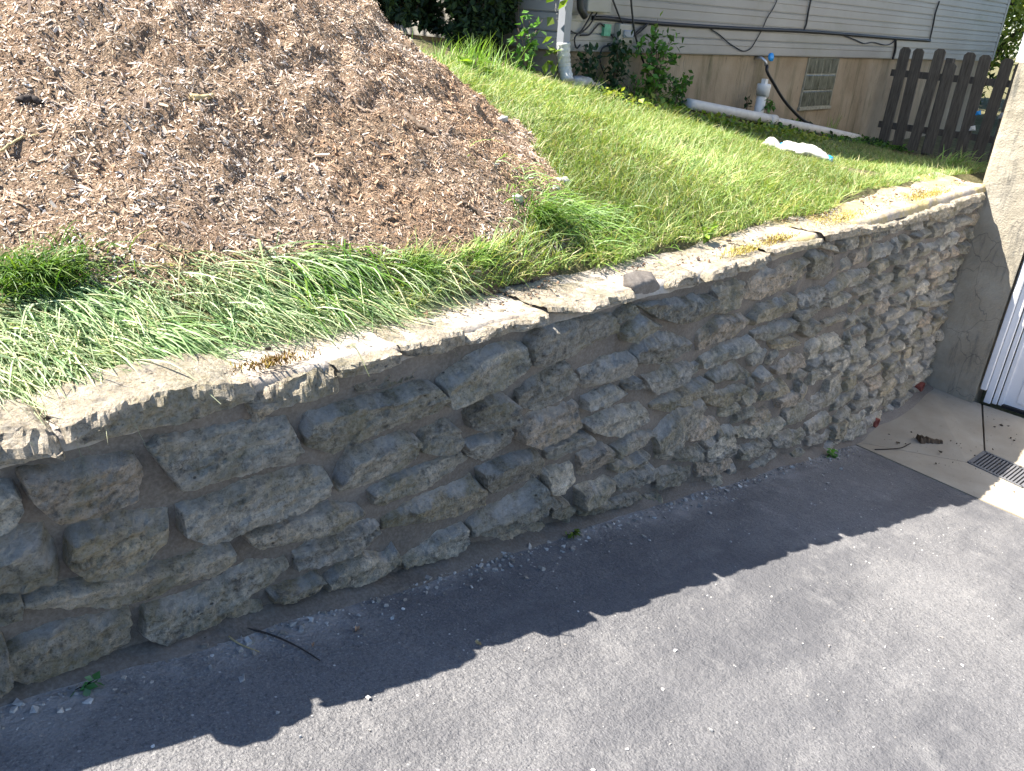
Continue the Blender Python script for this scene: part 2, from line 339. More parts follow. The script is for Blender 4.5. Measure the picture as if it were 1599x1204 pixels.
# ------------------------------------------------------------------ levels
_tp = np.array([[-60, -0.97], [0.3, -0.955], [0.9, -0.965], [1.4, -0.975], [1.75, -0.985], [2.1, -1.0], [2.6, -1.01], [3.3, -1.03], [3.8, -1.02], [4.3, -1.0], [5.3, -0.995], [7.1, -0.985], [60, -3.0]])
def ztop(x): return np.interp(x, _tp[:, 0], _tp[:, 1])
def zdrive(x): return np.minimum(-1.6 - 0.2085 * np.asarray(x, float), -0.9)
def zbase(x):
    x = np.asarray(x, float); return np.where(x < 5.62, zdrive(x), -2.77 + (x - 5.62) * 0.048)
def lawn_z(x, y):
    x, y = np.asarray(x, float), np.asarray(y, float)
    t = np.clip((y - 2.12) / 2.85, 0, 1.6)
    zw = ztop(np.minimum(x, 7.1)) + 0.015 - 0.062 * np.clip(x - 7.1, 0, 6)
    zh = -0.53 - 0.132 * np.clip(x - 5.6, -6, 7)
    return zw * (1 - t) + zh * t - 0.13 * 4 * np.clip(t, 0, 1) * np.clip(1 - t, 0, 1) * np.clip((x - 4.6) / 2.5, 0, 1)
PC, PR = np.array([1.72, 4.62]), 2.42
def pile_z(x, y):
    x, y = np.asarray(x, float), np.asarray(y, float)
    dx, dy = x - PC[0], y - PC[1]; d = np.hypot(dx, dy); a = np.arctan2(dy, dx)
    R = PR * (1 + 0.02 * np.sin(3 * a + 4.0) + 0.012 * np.sin(9 * a) - 0.045 * np.exp(-((a + 1.78) / 0.3) ** 2) - 0.045 * np.exp(-((a + 0.75) / 0.35) ** 2) - 0.055 * np.exp(-((a + 1.25) / 0.28) ** 2))
    h = 1.62 * (1 - d / R); h = np.where(h > 1.2, 1.2 + (h - 1.2) * 0.6, h)
    h = h - 0.25 * np.clip((2.34 - 0.14 * np.clip((x - 1.45) / 0.35, 0, 1) - y) / 0.25, 0, 1.5)
    z = -0.83 + h + np.where(h < 0.25, 0.03 * np.cos(np.clip(h / 0.25, -1, 1) * math.pi / 2), 0)
    n = 0.055 * fbm(p3(x * 1.9, y * 1.9), 3) + 0.055 * fbm(p3(x * 6, y * 6, 3), 3) + 0.034 * fbm(p3(x * 16, y * 16, 7), 2) + 0.012 * fbm(p3(x * 45, y * 45, 9), 2)
    return z + n * np.clip(h / 0.25, 0.25, 1)
def ground_z(x, y):
    return np.maximum(lawn_z(x, y), pile_z(x, y))

# ------------------------------------------------------------------ ground sheets
g = MB().raw([[-180, -180, -3.4], [180, -180, -3.4], [180, 180, -3.4], [-180, 180, -3.4]], [[0, 1, 2, 3]]).build('ground', M['soil']); tag(g, kind='structure')
def sheet(name, xs, ys, fz, mat):
    X, Y = np.meshgrid(xs, ys, indexing='ij'); v = np.stack([X, Y, fz(X, Y)], -1).reshape(-1, 3)
    return tag(add(name, v, grid_faces(len(xs), len(ys)), mat), kind='structure')
xs = np.unique(np.concatenate([np.linspace(-120, -3, 12), np.arange(-3, 13, 0.08), np.linspace(13, 120, 14)]))
ys = np.unique(np.concatenate([np.arange(2.02, 5.4, 0.06), np.linspace(5.4, 140, 16)]))
sheet('lawn', xs, ys, lambda X, Y: lawn_z(X, Y) + 0.02 * fbm(p3(X * 3, Y * 3), 3) - 0.09 * np.clip((2.24 - Y) / 0.16, 0, 1), M['soil'])
# driveway: its lower end follows the edge of the concrete apron
EDGE = lambda y: 5.615 - 0.128 * (1.9 - y)
us = np.concatenate([np.linspace(0, 0.45, 10)[:-1], np.linspace(0.45, 1, 130)]); ys = np.concatenate([np.linspace(-14, -2, 20)[:-1], np.arange(-2, 1.97, 0.045), [1.97]])
U, Y = np.meshgrid(us, ys, indexing='ij'); X = -14 + U * (EDGE(Y) + 14)
Z = zdrive(X) + 0.006 * fbm(p3(X * 1.5, Y * 1.5), 3) * np.clip((5.4 - X) * 3, 0, 1)
tag(add('driveway', np.stack([X, Y, Z], -1).reshape(-1, 3), grid_faces(len(us), len(ys)), M['asphalt']), kind='structure')

# ------------------------------------------------------------------ the stone wall
wall = thing('stone_wall', 'long rubble stone retaining wall with mortared joints beside the sloping driveway', 'wall')
OCC = np.zeros((900, 210), bool)                                # 1 cm cells: x from -1.6, z from -2.95
def occ_idx(x, z): return np.clip(((np.asarray(x) + 1.6) / 0.01).astype(int), 0, 899), np.clip(((np.asarray(z) + 2.95) / 0.01).astype(int), 0, 209)
def resample(p, n):
    p = np.asarray(p, float); d = np.r_[0, np.cumsum(np.linalg.norm(np.diff(p, axis=0), axis=1))]; t = np.linspace(0, d[-1], n)
    return np.stack([np.interp(t, d, p[:, k]) for k in range(p.shape[1])], 1)
TONES = [(1, 1, 1), (0.78, 0.78, 0.74), (1.1, 1.05, 0.98), (0.95, 0.98, 1.03), (0.62, 0.61, 0.56), (1.25, 1.23, 1.2), (0.95, 0.87, 0.7), (0.7, 0.7, 0.69), (1.1, 0.97, 0.87), (0.85, 0.86, 0.9)]
def stone_piece(top, bot, prot, seed, name='stone', mat=None, tone=None, rough=1.0):
    """one stone of the face: outline in wall coordinates (x, z), bedded in the mortar and standing proud of it"""
    top, bot = np.asarray(top, float), np.asarray(bot, float)
    xm = (top[:, 0].mean() + bot[:, 0].mean()) / 2; L = max(np.ptp(top[:, 0]), np.ptp(bot[:, 0])); H = abs(top[:, 1].mean() - bot[:, 1].mean())
    cell = 0.0058 if xm < 1.9 else 0.008 if xm < 3.2 else 0.012 if xm < 4.6 else 0.016
    nu, nv = int(np.clip(L / cell, 8, 84)), int(np.clip(H / cell, 7, 34))
    T, B = resample(top, nu), resample(bot, nu); u = np.linspace(0, 1, nu)[:, None]; v = np.linspace(0, 1, nv)[None, :]
    e = 0.5 + 0.5 * np.sign(u - 0.5) * np.abs(2 * u - 1)        # u again, kept for clarity
    sq = 1 - 0.09 * np.abs(2 * e - 1) ** 9                       # slightly broken corners
    vv = 0.5 + (v - 0.5) * sq
    P = B[:, None, :] * (1 - vv[..., None]) + T[:, None, :] * vv[..., None]
    ex = 0.009 if xm < 1.9 else 0.011 if xm < 2.8 else 0.013
    P = P + (P - P.mean((0, 1))) * np.array([ex * 1.1 / max(L, 0.08), ex / max(H, 0.04)])
    s = seed * 7.31; rs = np.random.default_rng(seed)
    P[..., 0] += 0.007 * rough * fbm(p3(P[..., 0] * 14, P[..., 1] * 14, s), 3) + 0.004 * rough * fbm(p3(P[..., 0] * 60, P[..., 1] * 60, s), 2)
    P[..., 1] += 0.006 * rough * fbm(p3(P[..., 0] * 16, P[..., 1] * 16, s + 5), 3) + 0.004 * rough * fbm(p3(P[..., 0] * 60, P[..., 1] * 60, s + 7), 2)
    i, j = occ_idx(P[..., 0], P[..., 1]); OCC[i, j] = True
    d = np.minimum(u, 1 - u) * L                                 # metres from the ends
    dt, db = (1 - v) * H, v * H
    led = rs.uniform(0.16, 0.38) * H * np.clip(1 + 0.7 * fbm(p3(u * 3, s, 1), 2), 0.3, 2)   # the weathered upper ledge
    prof = np.clip(d / 0.006, 0, 1) ** 0.6 * np.clip(db / 0.005, 0, 1) ** 0.6 * (0.08 + 0.92 * np.clip(dt / led, 0, 1)) * np.clip(dt / 0.006, 0, 1)
    p_, q_ = 2 * u - 1, 2 * v - 1; cut = 0 * p_ * q_             # broken planes at corners and arrises
    for _ in range(5):
        a_ = rs.uniform(0, 6.28); th_ = rs.uniform(0.7, 1.1); cut = np.maximum(cut, np.clip(p_ * math.cos(a_) + q_ * math.sin(a_) - th_, 0, 1) * rs.uniform(0.02, 0.06))
    for _ in range(3):                                           # split facets across the face
        a_ = rs.uniform(0, 6.28); th_ = rs.uniform(-0.2, 0.6); cut = cut + np.where(p_ * math.cos(a_) + q_ * math.sin(a_) + 0.25 * fbm(p3(p_ * 2 + 0 * q_, q_ * 2, s + _), 2) > th_, rs.uniform(0.002, 0.011), 0)
    n1 = fbm(p3(P[..., 0] * 8, P[..., 1] * 12, s + 1), 4); n2 = fbm(p3(P[..., 0] * 30, P[..., 1] * 50, s + 2), 4, 0.65)
    lay = P[..., 1] / 0.021 + 0.9 * fbm(p3(P[..., 0] * 5, P[..., 1] * 9, s + 3), 3) + 0.12 * math.sin(seed) * P[..., 0] / 0.02; li = np.floor(lay); lf = np.clip((lay - li) / 0.22, 0, 1); lf = lf * lf * (3 - 2 * lf)
    h0, h1 = _hash(li.astype(np.int64), np.full(li.shape, seed), np.full(li.shape, 3)), _hash((li - 1).astype(np.int64), np.full(li.shape, seed), np.full(li.shape, 3))
    bed_ = (h1 * (1 - lf) + h0 * lf) - 0.5                       # bedding planes of the limestone
    ridge = np.clip(0.5 - np.abs(fbm(p3(P[..., 0] * 11, P[..., 1] * 20, s + 9), 3)) * 3, 0, 1)
    tilt = 0.013 * math.sin(seed * 3.1) * p_ + 0.012 * math.cos(seed * 1.7) * q_
    n4 = fbm(p3(P[..., 0] * 75, P[..., 1] * 90, s + 4), 3, 0.7)
    dep = prot + 0.011 * rough * n1 + 0.011 * rough * n2 + 0.006 * rough * n4 + (0.026 if rough > 0.5 else 0) * rs.uniform(0.2, 0.9) * bed_ - 0.012 * rough * ridge + tilt - cut * min(rough, 1.2)
    y = WALL_Y + 0.062 - prof * (0.062 + np.maximum(dep, -0.035))
    V = np.stack([P[..., 0], y, P[..., 1]], -1).reshape(-1, 3)
    f = grid_faces(nu, nv)[:, ::1]
    # ledges painted paler as if catching skylight, mixed with mortar residue
    pale_mask = np.clip((1.15 - dt / np.maximum(led, 0.004)) * 2.2, 0, 1) * np.clip(fbm(p3(P[..., 0] * 13, P[..., 1] * 22, s + 12), 4, 0.65) * 3.2 + rs.uniform(0.1, 0.9), 0, 1) * (1 if rough > 0.5 else 0)
    o = add(name, V, f, mat or M['stone'], wall, rough < 0.5, np.repeat(pale_mask.reshape(-1, 1), 3, 1))
    t = tone or random.choice(TONES); k = random.uniform(0.85, 1.12); o.color = (t[0] * k, t[1] * k, t[2] * k, 1)
    return o
def wpts(s): return [tuple(at_y(*map(float, p.split(',')))[[0, 2]]) for p in s.split()]
STONES = """-40,765 0,748 18,750 34,768 36,785|-40,838 0,823 28,808
28,734 80,727 140,712 212,701 226,728|42,772 84,811 140,797 205,770
232,705 250,683 330,665 400,650 454,645 468,690|246,716 280,763 372,742 448,716 464,698
-40,850 0,830 78,816 94,860 101,892|-40,940 0,926 60,912
110,832 150,808 200,798 272,789 268,822|104,880 130,902 196,884 248,843
280,788 380,750 490,719 512,726|282,834 328,841 392,814 460,796 512,770
36,940 100,914 175,893 260,874 340,845 366,846|38,948 112,946 180,944 222,936 290,912 345,895 362,878
378,836 425,815 500,793 516,785 562,788|385,845 402,855 450,844 520,826 565,803
461,856 490,838 545,818 594,808|464,893 510,879 555,864 594,843
225,950 300,916 365,887 405,871 449,865|224,992 260,1003 290,990 360,948 425,912 452,892
-40,945 30,925 34,938|-40,995 0,982 34,968
5,1010 60,985 130,963 206,948|16,1058 60,1062 148,1029 205,1008
-40,1000 4,985 12,1020|-40,1085 0,1068 12,1050
300,985 360,952 410,925 417,948|305,996 360,975 415,958
420,925 470,907 501,895|430,948 470,935 500,915
508,905 530,885 570,862 604,865 617,849 622,855|512,926 540,918 592,900 622,885
630,868 670,842 724,818 728,822|629,889 676,878 706,862 727,843
526,745 545,707 600,683 632,671 655,681|529,769 580,754 640,729 646,718
475,672 482,645 550,627 610,612 650,598 675,597 688,612|480,698 520,709 575,678 624,659 676,645 689,632
560,605 600,590 640,575 684,560|562,618 620,606 672,592
657,685 664,665 700,648 714,665|656,706 698,708 716,692
577,766 620,742 676,722 722,702 733,712|584,791 600,792 660,766 733,724
600,808 640,782 700,757 740,739 752,753|601,832 658,818 704,804 752,785
686,592 730,560 780,534 819,530|692,632 740,616 790,592 821,566
727,648 742,622 780,610 803,621|732,667 750,672 804,664
724,690 750,680 802,669|730,713 756,722 803,699
808,606 850,575 886,560 897,577|810,636 832,640 880,619 898,608
808,668 825,644 862,630 904,618 909,630|808,688 835,697 866,685 905,664
848,702 895,677 915,673 925,684|851,718 866,720 892,707 924,693
747,732 788,716 840,699 847,710|752,758 765,772 790,758 842,738
733,812 772,784 808,769 841,744|730,836 768,831 830,806 848,780
849,735 870,727 895,719|850,768 866,770 898,753
905,706 946,690 956,698|906,750 922,739 955,720
848,785 862,774 885,779 893,790|850,803 880,815 893,800
695,868 760,845 820,818 848,812|700,886 770,866 840,838 860,828
826,530 840,510 900,492 962,487 973,505|824,570 840,574 890,554 960,525
905,575 945,553 988,548|910,606 918,609 945,601 987,583
910,620 960,600 977,608|912,641 950,637 978,619
972,596 997,587|975,610 998,601
912,660 950,640 1005,624 1017,636|918,673 940,681 963,683 1010,657
990,548 1008,521 1050,516 1078,526|990,573 1040,566 1078,550
1006,585 1050,570 1093,562|1012,608 1026,615 1060,603 1092,579
1018,632 1050,614 1102,590|1020,641 1045,642 1107,602
960,697 990,676 1025,675|958,714 980,710 1016,690
955,724 985,716 1012,704|952,740 985,736 1010,720
900,760 950,738 960,745|902,790 935,782 958,765
960,745 1000,728 1020,722|962,768 990,760 1018,745
895,795 940,788 1000,765|900,808 945,800 1000,782
1026,672 1065,637 1102,622|1026,720 1047,719 1075,682 1105,645
1074,668 1085,655 1118,649|1074,689 1100,688 1124,668
1056,714 1080,698 1098,693|1057,724 1093,718
1025,735 1055,728 1085,722|1025,768 1060,760 1085,748
1088,722 1098,720 1140,710|1088,748 1110,744 1140,732
1102,690 1140,672 1150,680|1102,716 1130,706 1150,698
996,478 1050,466 1112,457|1000,485 1030,498 1065,506 1112,487
970,519 1003,489 1028,503|974,532 988,535 1030,512
962,486 978,473 994,470|964,505 980,497 994,488
1117,442 1150,431 1173,436|1114,490 1127,493 1160,479
1174,432 1209,416 1242,404 1267,402|1169,470 1190,472 1236,453 1264,437
1268,394 1285,390 1310,396|1267,438 1285,438 1312,425
1280,381 1295,379 1309,384|1284,388 1308,393
1175,500 1190,480 1230,462 1243,460|1177,509 1200,505 1243,487
1177,519 1212,507 1243,497|1182,533 1200,534 1243,515
1090,515 1122,494 1168,488|1092,552 1124,537 1171,512
1096,558 1140,537 1176,525 1184,538|1098,577 1110,578 1145,558 1183,546
1109,588 1130,572 1158,563 1169,577|1113,601 1130,598 1155,594 1169,582
1099,616 1135,606 1164,600|1106,633 1130,639 1155,626 1166,608
1245,462 1270,452 1288,447|1246,482 1270,476 1288,463
1243,489 1290,468|1245,503 1275,492 1293,477
1247,507 1270,498 1283,502|1250,522 1265,530 1283,518
1288,502 1325,489|1288,515 1325,502
1292,455 1318,431 1361,415|1291,466 1330,448 1361,433
1293,471 1312,461 1328,457|1295,482 1312,480 1328,468
1335,455 1373,434|1336,464 1374,446
1262,545 1280,528 1312,521 1318,531|1262,566 1275,561 1300,548 1318,537
1208,575 1225,560 1256,549 1264,562|1213,586 1245,581 1263,572
1205,535 1235,525 1252,530|1208,548 1235,546 1253,540
1172,560 1190,548 1202,543|1175,575 1195,570 1203,556
1180,585 1200,574 1206,582|1183,598 1205,592
1195,607 1225,592 1232,598|1185,630 1210,624 1232,612
1218,622 1245,608 1265,600|1216,640 1240,635 1262,615
1272,622 1300,605 1320,597|1270,648 1290,640 1318,622
1172,650 1203,638 1206,648|1172,666 1205,660
1152,670 1200,658 1225,651|1153,688 1190,684 1222,669
1228,642 1262,624 1268,630|1226,668 1250,660 1268,646
1262,662 1295,643 1300,650|1262,680 1280,674 1300,660
1122,690 1125,668 1149,664|1110,692 1135,690 1149,685
1100,700 1130,694 1150,691|1102,726 1130,720 1150,708
1155,700 1200,684|1158,722 1200,708
1208,685 1235,675 1258,668|1210,706 1240,698 1258,688
1262,688 1285,680 1300,672|1262,698 1285,694 1302,684"""
ROUGH_FROM = 40
for k, ln in enumerate(STONES.split('\n')):
    a, b = ln.split('|'); a, b = wpts(a), wpts(b)
    x0 = a[0][0]
    pr = 0.016 + 0.034 * random.random() if x0 < 3 else 0.004 + 0.024 * random.random()
    if k in (19, 34, 13): pr = -0.012
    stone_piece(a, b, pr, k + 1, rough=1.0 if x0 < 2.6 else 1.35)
# courses not told apart in the photograph: level courses in the same bond, left of the frame and towards the garage
lv = -1.075; sd = 400
while lv > -2.85:
    h = random.uniform(0.095, 0.135)
    for xa, xb in ((-1.45, 0.28), (2.55, 7.07)):
        x = xa + random.uniform(0, 0.1)
        while x < xb - 0.06:
            L = random.uniform(0.16, 0.40); x1 = min(x + L, xb)
            zt, zb = lv - random.uniform(0.0, 0.02), lv - h + random.uniform(-0.012, 0.012)
            xm = (x + x1) / 2; base = float(zbase(xm))
            if zt > float(ztop(xm)) - 0.045: zt = float(ztop(xm)) - 0.05
            if zb < base + 0.005: zb = base + 0.005
            if zt - zb > 0.04:
                # clip against stones already laid: keep the widest free run
                n = 24; q = np.linspace(x, x1, n); Q, Zq = np.meshgrid(q, np.linspace(zb + 0.015, zt - 0.015, 6), indexing='ij')
                i, j = occ_idx(Q, Zq); free = OCC[i, j].mean(1) < 0.25
                best, cur, c0, bs = 0, 0, 0, 0
                for a_, fr in enumerate(free):
                    if fr:
                        if cur == 0: c0 = a_
                        cur += 1
                        if cur > best: best, bs = cur, c0
                    else: cur = 0
                xa_, xb_ = q[bs], q[bs + best - 1] if best else x
                if best > 3 and xb_ - xa_ > 0.07:
                    g_ = random.uniform(0.008, 0.02); J = lambda: random.uniform(-0.014, 0.014)
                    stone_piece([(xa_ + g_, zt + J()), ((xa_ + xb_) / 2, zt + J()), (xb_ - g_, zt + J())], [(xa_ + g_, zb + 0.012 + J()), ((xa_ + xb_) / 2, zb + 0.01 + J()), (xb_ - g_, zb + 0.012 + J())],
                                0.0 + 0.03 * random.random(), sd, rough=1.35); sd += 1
            x = x1 + 0.002
    lv -= h
# mortar core of the wall
xs = np.arange(-1.5, 7.081, 0.02); vs = np.linspace(0, 1, 84); X, Vv = np.meshgrid(xs, vs, indexing='ij')
zb, zt = zbase(X) - 0.12, ztop(X) - 0.035; Z = zb + (zt - zb) * Vv
flush = np.clip((X - 2.4) / 2.0, 0, 1)
Yv = WALL_Y + 0.026 + 0.012 * flush + (0.008 + 0.022 * flush) * fbm(p3(X * 9, Z * 11, 4), 4) + 0.004 * fbm(p3(X * 50, Z * 50, 2), 2) + 0.01 * np.clip(-X, 0, 1)
add('mortar', np.stack([X, Yv, Z], -1).reshape(-1, 3), grid_faces(len(xs), len(vs)), M['mortar'], wall)
# rough cement fillet along the foot
xs = np.arange(-1.5, 7.06, 0.018); vs = np.linspace(0, 1, 9); X, Vv = np.meshgrid(xs, vs, indexing='ij')
w_ = 0.045 + 0.035 * fbm(p3(X * 3, 0, 9), 3) + np.clip(fbm(p3(X * 0.9, 3, 1), 2), 0, 1) * 0.05; hh = 0.045 + 0.04 * fbm(p3(X * 4, 5, 2), 3)
Yv = 1.955 - (0.05 + w_) * Vv ** 0.8; Zv = zbase(X) + hh * (1 - Vv) ** 1.3 + 0.012 * fbm(p3(X * 26, Vv * 5, 6), 3) * (1 - Vv) - 0.01 * (Vv > 0.99)
add('footing_fillet', np.stack([X, Yv, Zv], -1).reshape(-1, 3), grid_faces(len(xs), len(vs)), M['mortar'], wall)
# cap stones: front edges traced, each slab runs back under the turf
CAPS = """-90,720 -40,694 -12,690|-90,740 -40,735 -12,728
-10,682 40,672 65,675 87,690|-10,722 40,712 86,697
105,668 150,643 205,625 260,608 330,598 391,598|107,672 128,691 176,683 230,672 280,660 330,644 389,622
393,620 425,604 470,588 524,575|395,627 440,625 482,622 523,612
527,565 570,556 618,549|528,588 580,579 617,565
632,536 664,531 684,520 720,516|635,556 662,557 720,541
725,522 760,512 800,503 851,491|728,536 780,524 810,517 851,503
860,480 900,477 945,465 990,455|875,487 905,489 945,477 990,466
1042,443 1065,431 1086,426|1050,447 1084,447
1098,432 1113,420 1145,406|1107,435 1141,430
1147,410 1176,403 1199,392|1148,424 1172,423 1198,404
1201,388 1232,381 1283,372|1205,399 1225,396 1270,388
1285,361 1310,355 1335,352|1290,377 1335,367
1336,352 1362,350 1400,346|1337,367 1365,362 1400,356
1401,344 1422,336 1444,330|1405,350 1444,344
1445,329 1465,321 1484,318|1450,345 1482,338
1485,316 1505,309 1534,301|1486,334 1510,320 1533,312"""
SLOPED = {1: 0.05, 3: 0.07, 2: 0.03}                             # slabs whose upper arris is worn back
for k, ln in enumerate(CAPS.split('\n')):
    a, b = ln.split('|'); T, B = np.array(wpts(a)), np.array(wpts(b)); L = np.ptp(T[:, 0]); far = T[0, 0] > 3
    for Q_ in (T, B): Q_[:, 0] += (Q_[:, 0] - Q_[:, 0].mean()) * (0.022 / L)
    nu = int(np.clip(L / (0.014 if far else 0.0065), 10, 90)); T, B = resample(T, nu), resample(B, nu)
    back = random.uniform(0.2, 0.3); sl_ = SLOPED.get(k, 0.012)
    vt = np.r_[np.linspace(1, 0, 22), np.zeros(12)]; vf = np.r_[np.zeros(22), np.linspace(0.04, 1, 12)]      # back along the top, then down the front
    u = np.linspace(0, 1, nu)[:, None]; dend = np.minimum(u, 1 - u) * L
    x = T[:, None, 0] * (1 - vf) + B[:, None, 0] * vf + 0.02 * vt * (2 * u - 1)
    z = T[:, None, 1] * (1 - vf) + B[:, None, 1] * vf
    s = k * 5.7
    z = z + vt * 0.012 * math.sin(k) + 0.014 * fbm(p3(x * 7, vt * 2, s), 4) * (1 - vf) + 0.009 * fbm(p3(x * 34, vt * 9, s), 4, 0.65) * (1 - vf)
    z = z - 0.05 * (np.clip(1 - vt / max(sl_ * 4, 0.05), 0, 1) ** 2) * (1 - vf) * (sl_ / 0.05) - 0.007 * (1 - np.clip(dend / 0.01, 0, 1) ** 0.5) * (1 - vf) - 0.06 * np.clip((vt - 0.93) / 0.07, 0, 1)
    prot = 0.018 + 0.022 * random.random()
    y = WALL_Y - prot + vt * back + 0.085 * (np.clip((vf - 0.8) / 0.2, 0, 1) ** 2) + 0.020 * fbm(p3(x * 12, z * 22 + vt * 9, s + 3), 4) * (vt < 0.3) + 0.016 * fbm(p3(x * 34, z * 50 + vt * 16, s), 4, 0.65) * (vt < 0.15) + 0.022 * (1 - np.clip(dend / 0.01, 0, 1) ** 0.5)
    y = y + 0.010 * fbm(p3(x * 16, 0, s + 8), 3)
    o = add('cap_stone', np.stack([x, y, z], -1).reshape(-1, 3), grid_faces(nu, 34)[:, ::-1], M['stone'], wall, False)
    c = random.uniform(0.95, 1.1); o.color = (c * 1.07, c, c * 0.91, 1)
# cement and soil bed on top of the wall
xs = np.arange(-1.5, 7.081, 0.018); vs = np.r_[np.linspace(0, 0.12, 5)[:-1], np.linspace(0.12, 1, 26)]; X, Vv = np.meshgrid(xs, vs, indexing='ij')
Yv = 1.905 + 0.014 * fbm(p3(X * 9, 1, 3), 4) + Vv * 0.40
Zv = ztop(X) - 0.012 + 0.012 * fbm(p3(X * 5, Yv * 5, 3), 4) + 0.006 * fbm(p3(X * 25, Yv * 25, 8), 3) - 0.05 * np.clip(1 - Vv / 0.05, 0, 1) + 0.05 * np.clip(Vv - 0.4, 0, 1)
add('cement_top', np.stack([X, Yv, Zv], -1).reshape(-1, 3), grid_faces(len(xs), len(vs)), M['bed'], wall)
# the smooth mortar patch that fills a missing stone of the top course
a, b = wpts('993,436 1010,431 1035,431'), wpts('992,471 1010,472 1031,470')
o = stone_piece(a, b, -0.004, 77, 'mortar_patch', M['mortar'], (1, 1, 1), 0.2); o['label'] = 'smooth grey mortar patch in the top course'
# red clay weep pipes at the foot
for px, py, r_ in ((1365, 659, 0.038), (1436, 603, 0.04)):
    p = at_y(px, py); th = np.linspace(0, 2 * math.pi, 17)[:-1]; v = []
    for rr, yy in ((r_, 1.99), (r_, 1.872), (r_ * 0.78, 1.872), (r_ * 0.78, 1.99)):
        v += [[p[0] + rr * math.cos(t), yy, p[2] + rr * math.sin(t)] for t in th]
    f = [[q * 16 + i, q * 16 + (i + 1) % 16, (q + 1) * 16 + (i + 1) % 16, (q + 1) * 16 + i] for q in range(3) for i in range(16)]
    MB().raw(v, f).raw([[p[0] + r_ * 0.74 * math.cos(t), 1.93, p[2] + r_ * 0.74 * math.sin(t)] for t in th][:0], []).build('weep_pipe', M['terracotta'], wall, True)
    MB().raw([[p[0] + r_ * 0.8 * math.cos(t), 1.89, p[2] + r_ * 0.8 * math.sin(t)] for t in th], [], [[0, i, i + 1] for i in range(1, 15)]).build('bore_shade_disc', M['dark'], wall)  # dark disc standing in for the shade inside the pipe

# ------------------------------------------------------------------ concrete apron and drain
apron = bpy.data.objects.new('concrete_apron', None); COL.objects.link(apron); tag(apron, kind='structure')
A = (5.63, 1.93, -2.768); P = (7.12, 1.93, -2.698); Q = (7.12, 1.47, -2.728)
C1, C2, C3, C4 = (6.055, 1.215, -2.782), (6.36, 1.195, -2.782), (6.30, 0.80, -2.782), (5.985, 0.82, -2.782)
E0, E1 = (EDGE(0.66) + 0.012, 0.66, -2.735), (EDGE(-4) + 0.012, -4.0, -2.72); S1 = (7.12, -4.0, -2.72)
def lerp(a, b, t): return tuple(a[i] + (b[i] - a[i]) * t for i in range(3))
X4 = (5.985, -4.0, -2.74)
def nudge(p, dx, dy): return (p[0] + dx, p[1] + dy, p[2])
for top, tri in (([P, Q, C2, nudge(C1, 0.002, 0.004), nudge(A, 0.002, 0.004)], [[0, 1, 2], [0, 2, 3], [0, 3, 4]]),
                 ([C1, C4, X4, E1, E0, lerp(A, E0, 0.5), A], [[5, 6, 0], [5, 0, 1], [5, 1, 2], [5, 2, 3], [5, 3, 4]]),
                 ([nudge(Q, 0, -0.016), S1, nudge(X4, 0.002, 0), C4, C3, nudge(C2, 0, -0.013)], [[0, 1, 4], [1, 2, 3], [1, 3, 4], [0, 4, 5]])):
    n = len(top); v = np.array(top); bt = v.copy(); bt[:, 2] -= 0.12
    MB().raw(np.concatenate([v, bt]), [[i, n + i, n + (i + 1) % n, (i + 1) % n] for i in range(n)]).raw(v, [], tri).build('concrete_slab', M['concrete'], apron)
MB().box((5.2, -4, -2.95), (7.5, 1.95, -2.87)).build('joint_bed', M['dark'], apron)
gr = thing('drain_grate', 'dark slotted metal drain grate set in the concrete apron by the garage door', 'drain')
fr = MB(); C = [np.array(c) for c in (C1, C2, C3, C4)]
mid = sum(C) / 4
def quadbar(p, q, w, z0=0.0, t=0.03):
    d = q - p; n = np.array([-d[1], d[0], 0]); n = n / np.linalg.norm(n) * w / 2
    v = [p - n, q - n, q + n, p + n]; v = np.array([x + [0, 0, z0] for x in v] + [x + [0, 0, z0 - t] for x in v]); return v, [[0, 1, 2, 3], [0, 4, 5, 1], [1, 5, 6, 2], [2, 6, 7, 3], [3, 7, 4, 0]]
for i in range(4):
    fr.raw(*quadbar(C[i] + (mid - C[i]) * 0.06, C[(i + 1) % 4] + (mid - C[(i + 1) % 4]) * 0.06, 0.022, 0.006))
fr.build('frame', M['grate'], gr)
for k in range(1, 17):
    p = C[0] + (C[3] - C[0]) * k / 17; q = C[1] + (C[2] - C[1]) * k / 17
    MB().raw(*quadbar(p + (q - p) * 0.07, q + (p - q) * 0.07, 0.013, 0.003)).build('bar', M['grate'], gr)

# ------------------------------------------------------------------ garage at the end of the driveway
ga = thing('garage', 'garage with a grey stucco corner pier and white overhead door beyond the apron', 'building')
def slabgrid(name, y0, y1, z0, z1, x, mat, parent, amp=0.006):
    ys, zs = np.arange(y0, y1 + 0.001, 0.015), np.arange(z0, z1 + 0.001, 0.02); Y, Z = np.meshgrid(ys, zs, indexing='ij')
    X = x - amp * fbm(p3(Y * 7, Z * 7, 1), 4) - 0.016 * np.clip(fbm(p3(Y * 9, Z * 9, 5), 4), 0, 1) * (Z > -0.95) + 0.05 * np.clip((Y - (y1 - 0.03)) / 0.03, 0, 1) ** 2
    X = X - 0.012 * np.clip(1 - (Z - z0) / 0.13, 0, 1) ** 0.3
    return add(name, np.stack([X, Y, Z], -1).reshape(-1, 3), grid_faces(len(ys), len(zs)), mat, parent)
slabgrid('stucco_pier', 1.525, 1.965, -2.78, -0.12, 7.08, M['stucco'], ga)
MB().box((7.09, 1.53, -2.8), (7.32, 1.95, -0.13)).box((7.13, 1.7, -2.8), (13.4, 1.96, -0.12)).box((7.1, -1.75, -2.8), (7.32, -1.15, -0.13)).build('stucco_wall', M['stucco'], ga)
MB().box((7.11, -1.76, -0.118), (13.4, 1.985, 2.3)).build('upper_wall', M['white'], ga)
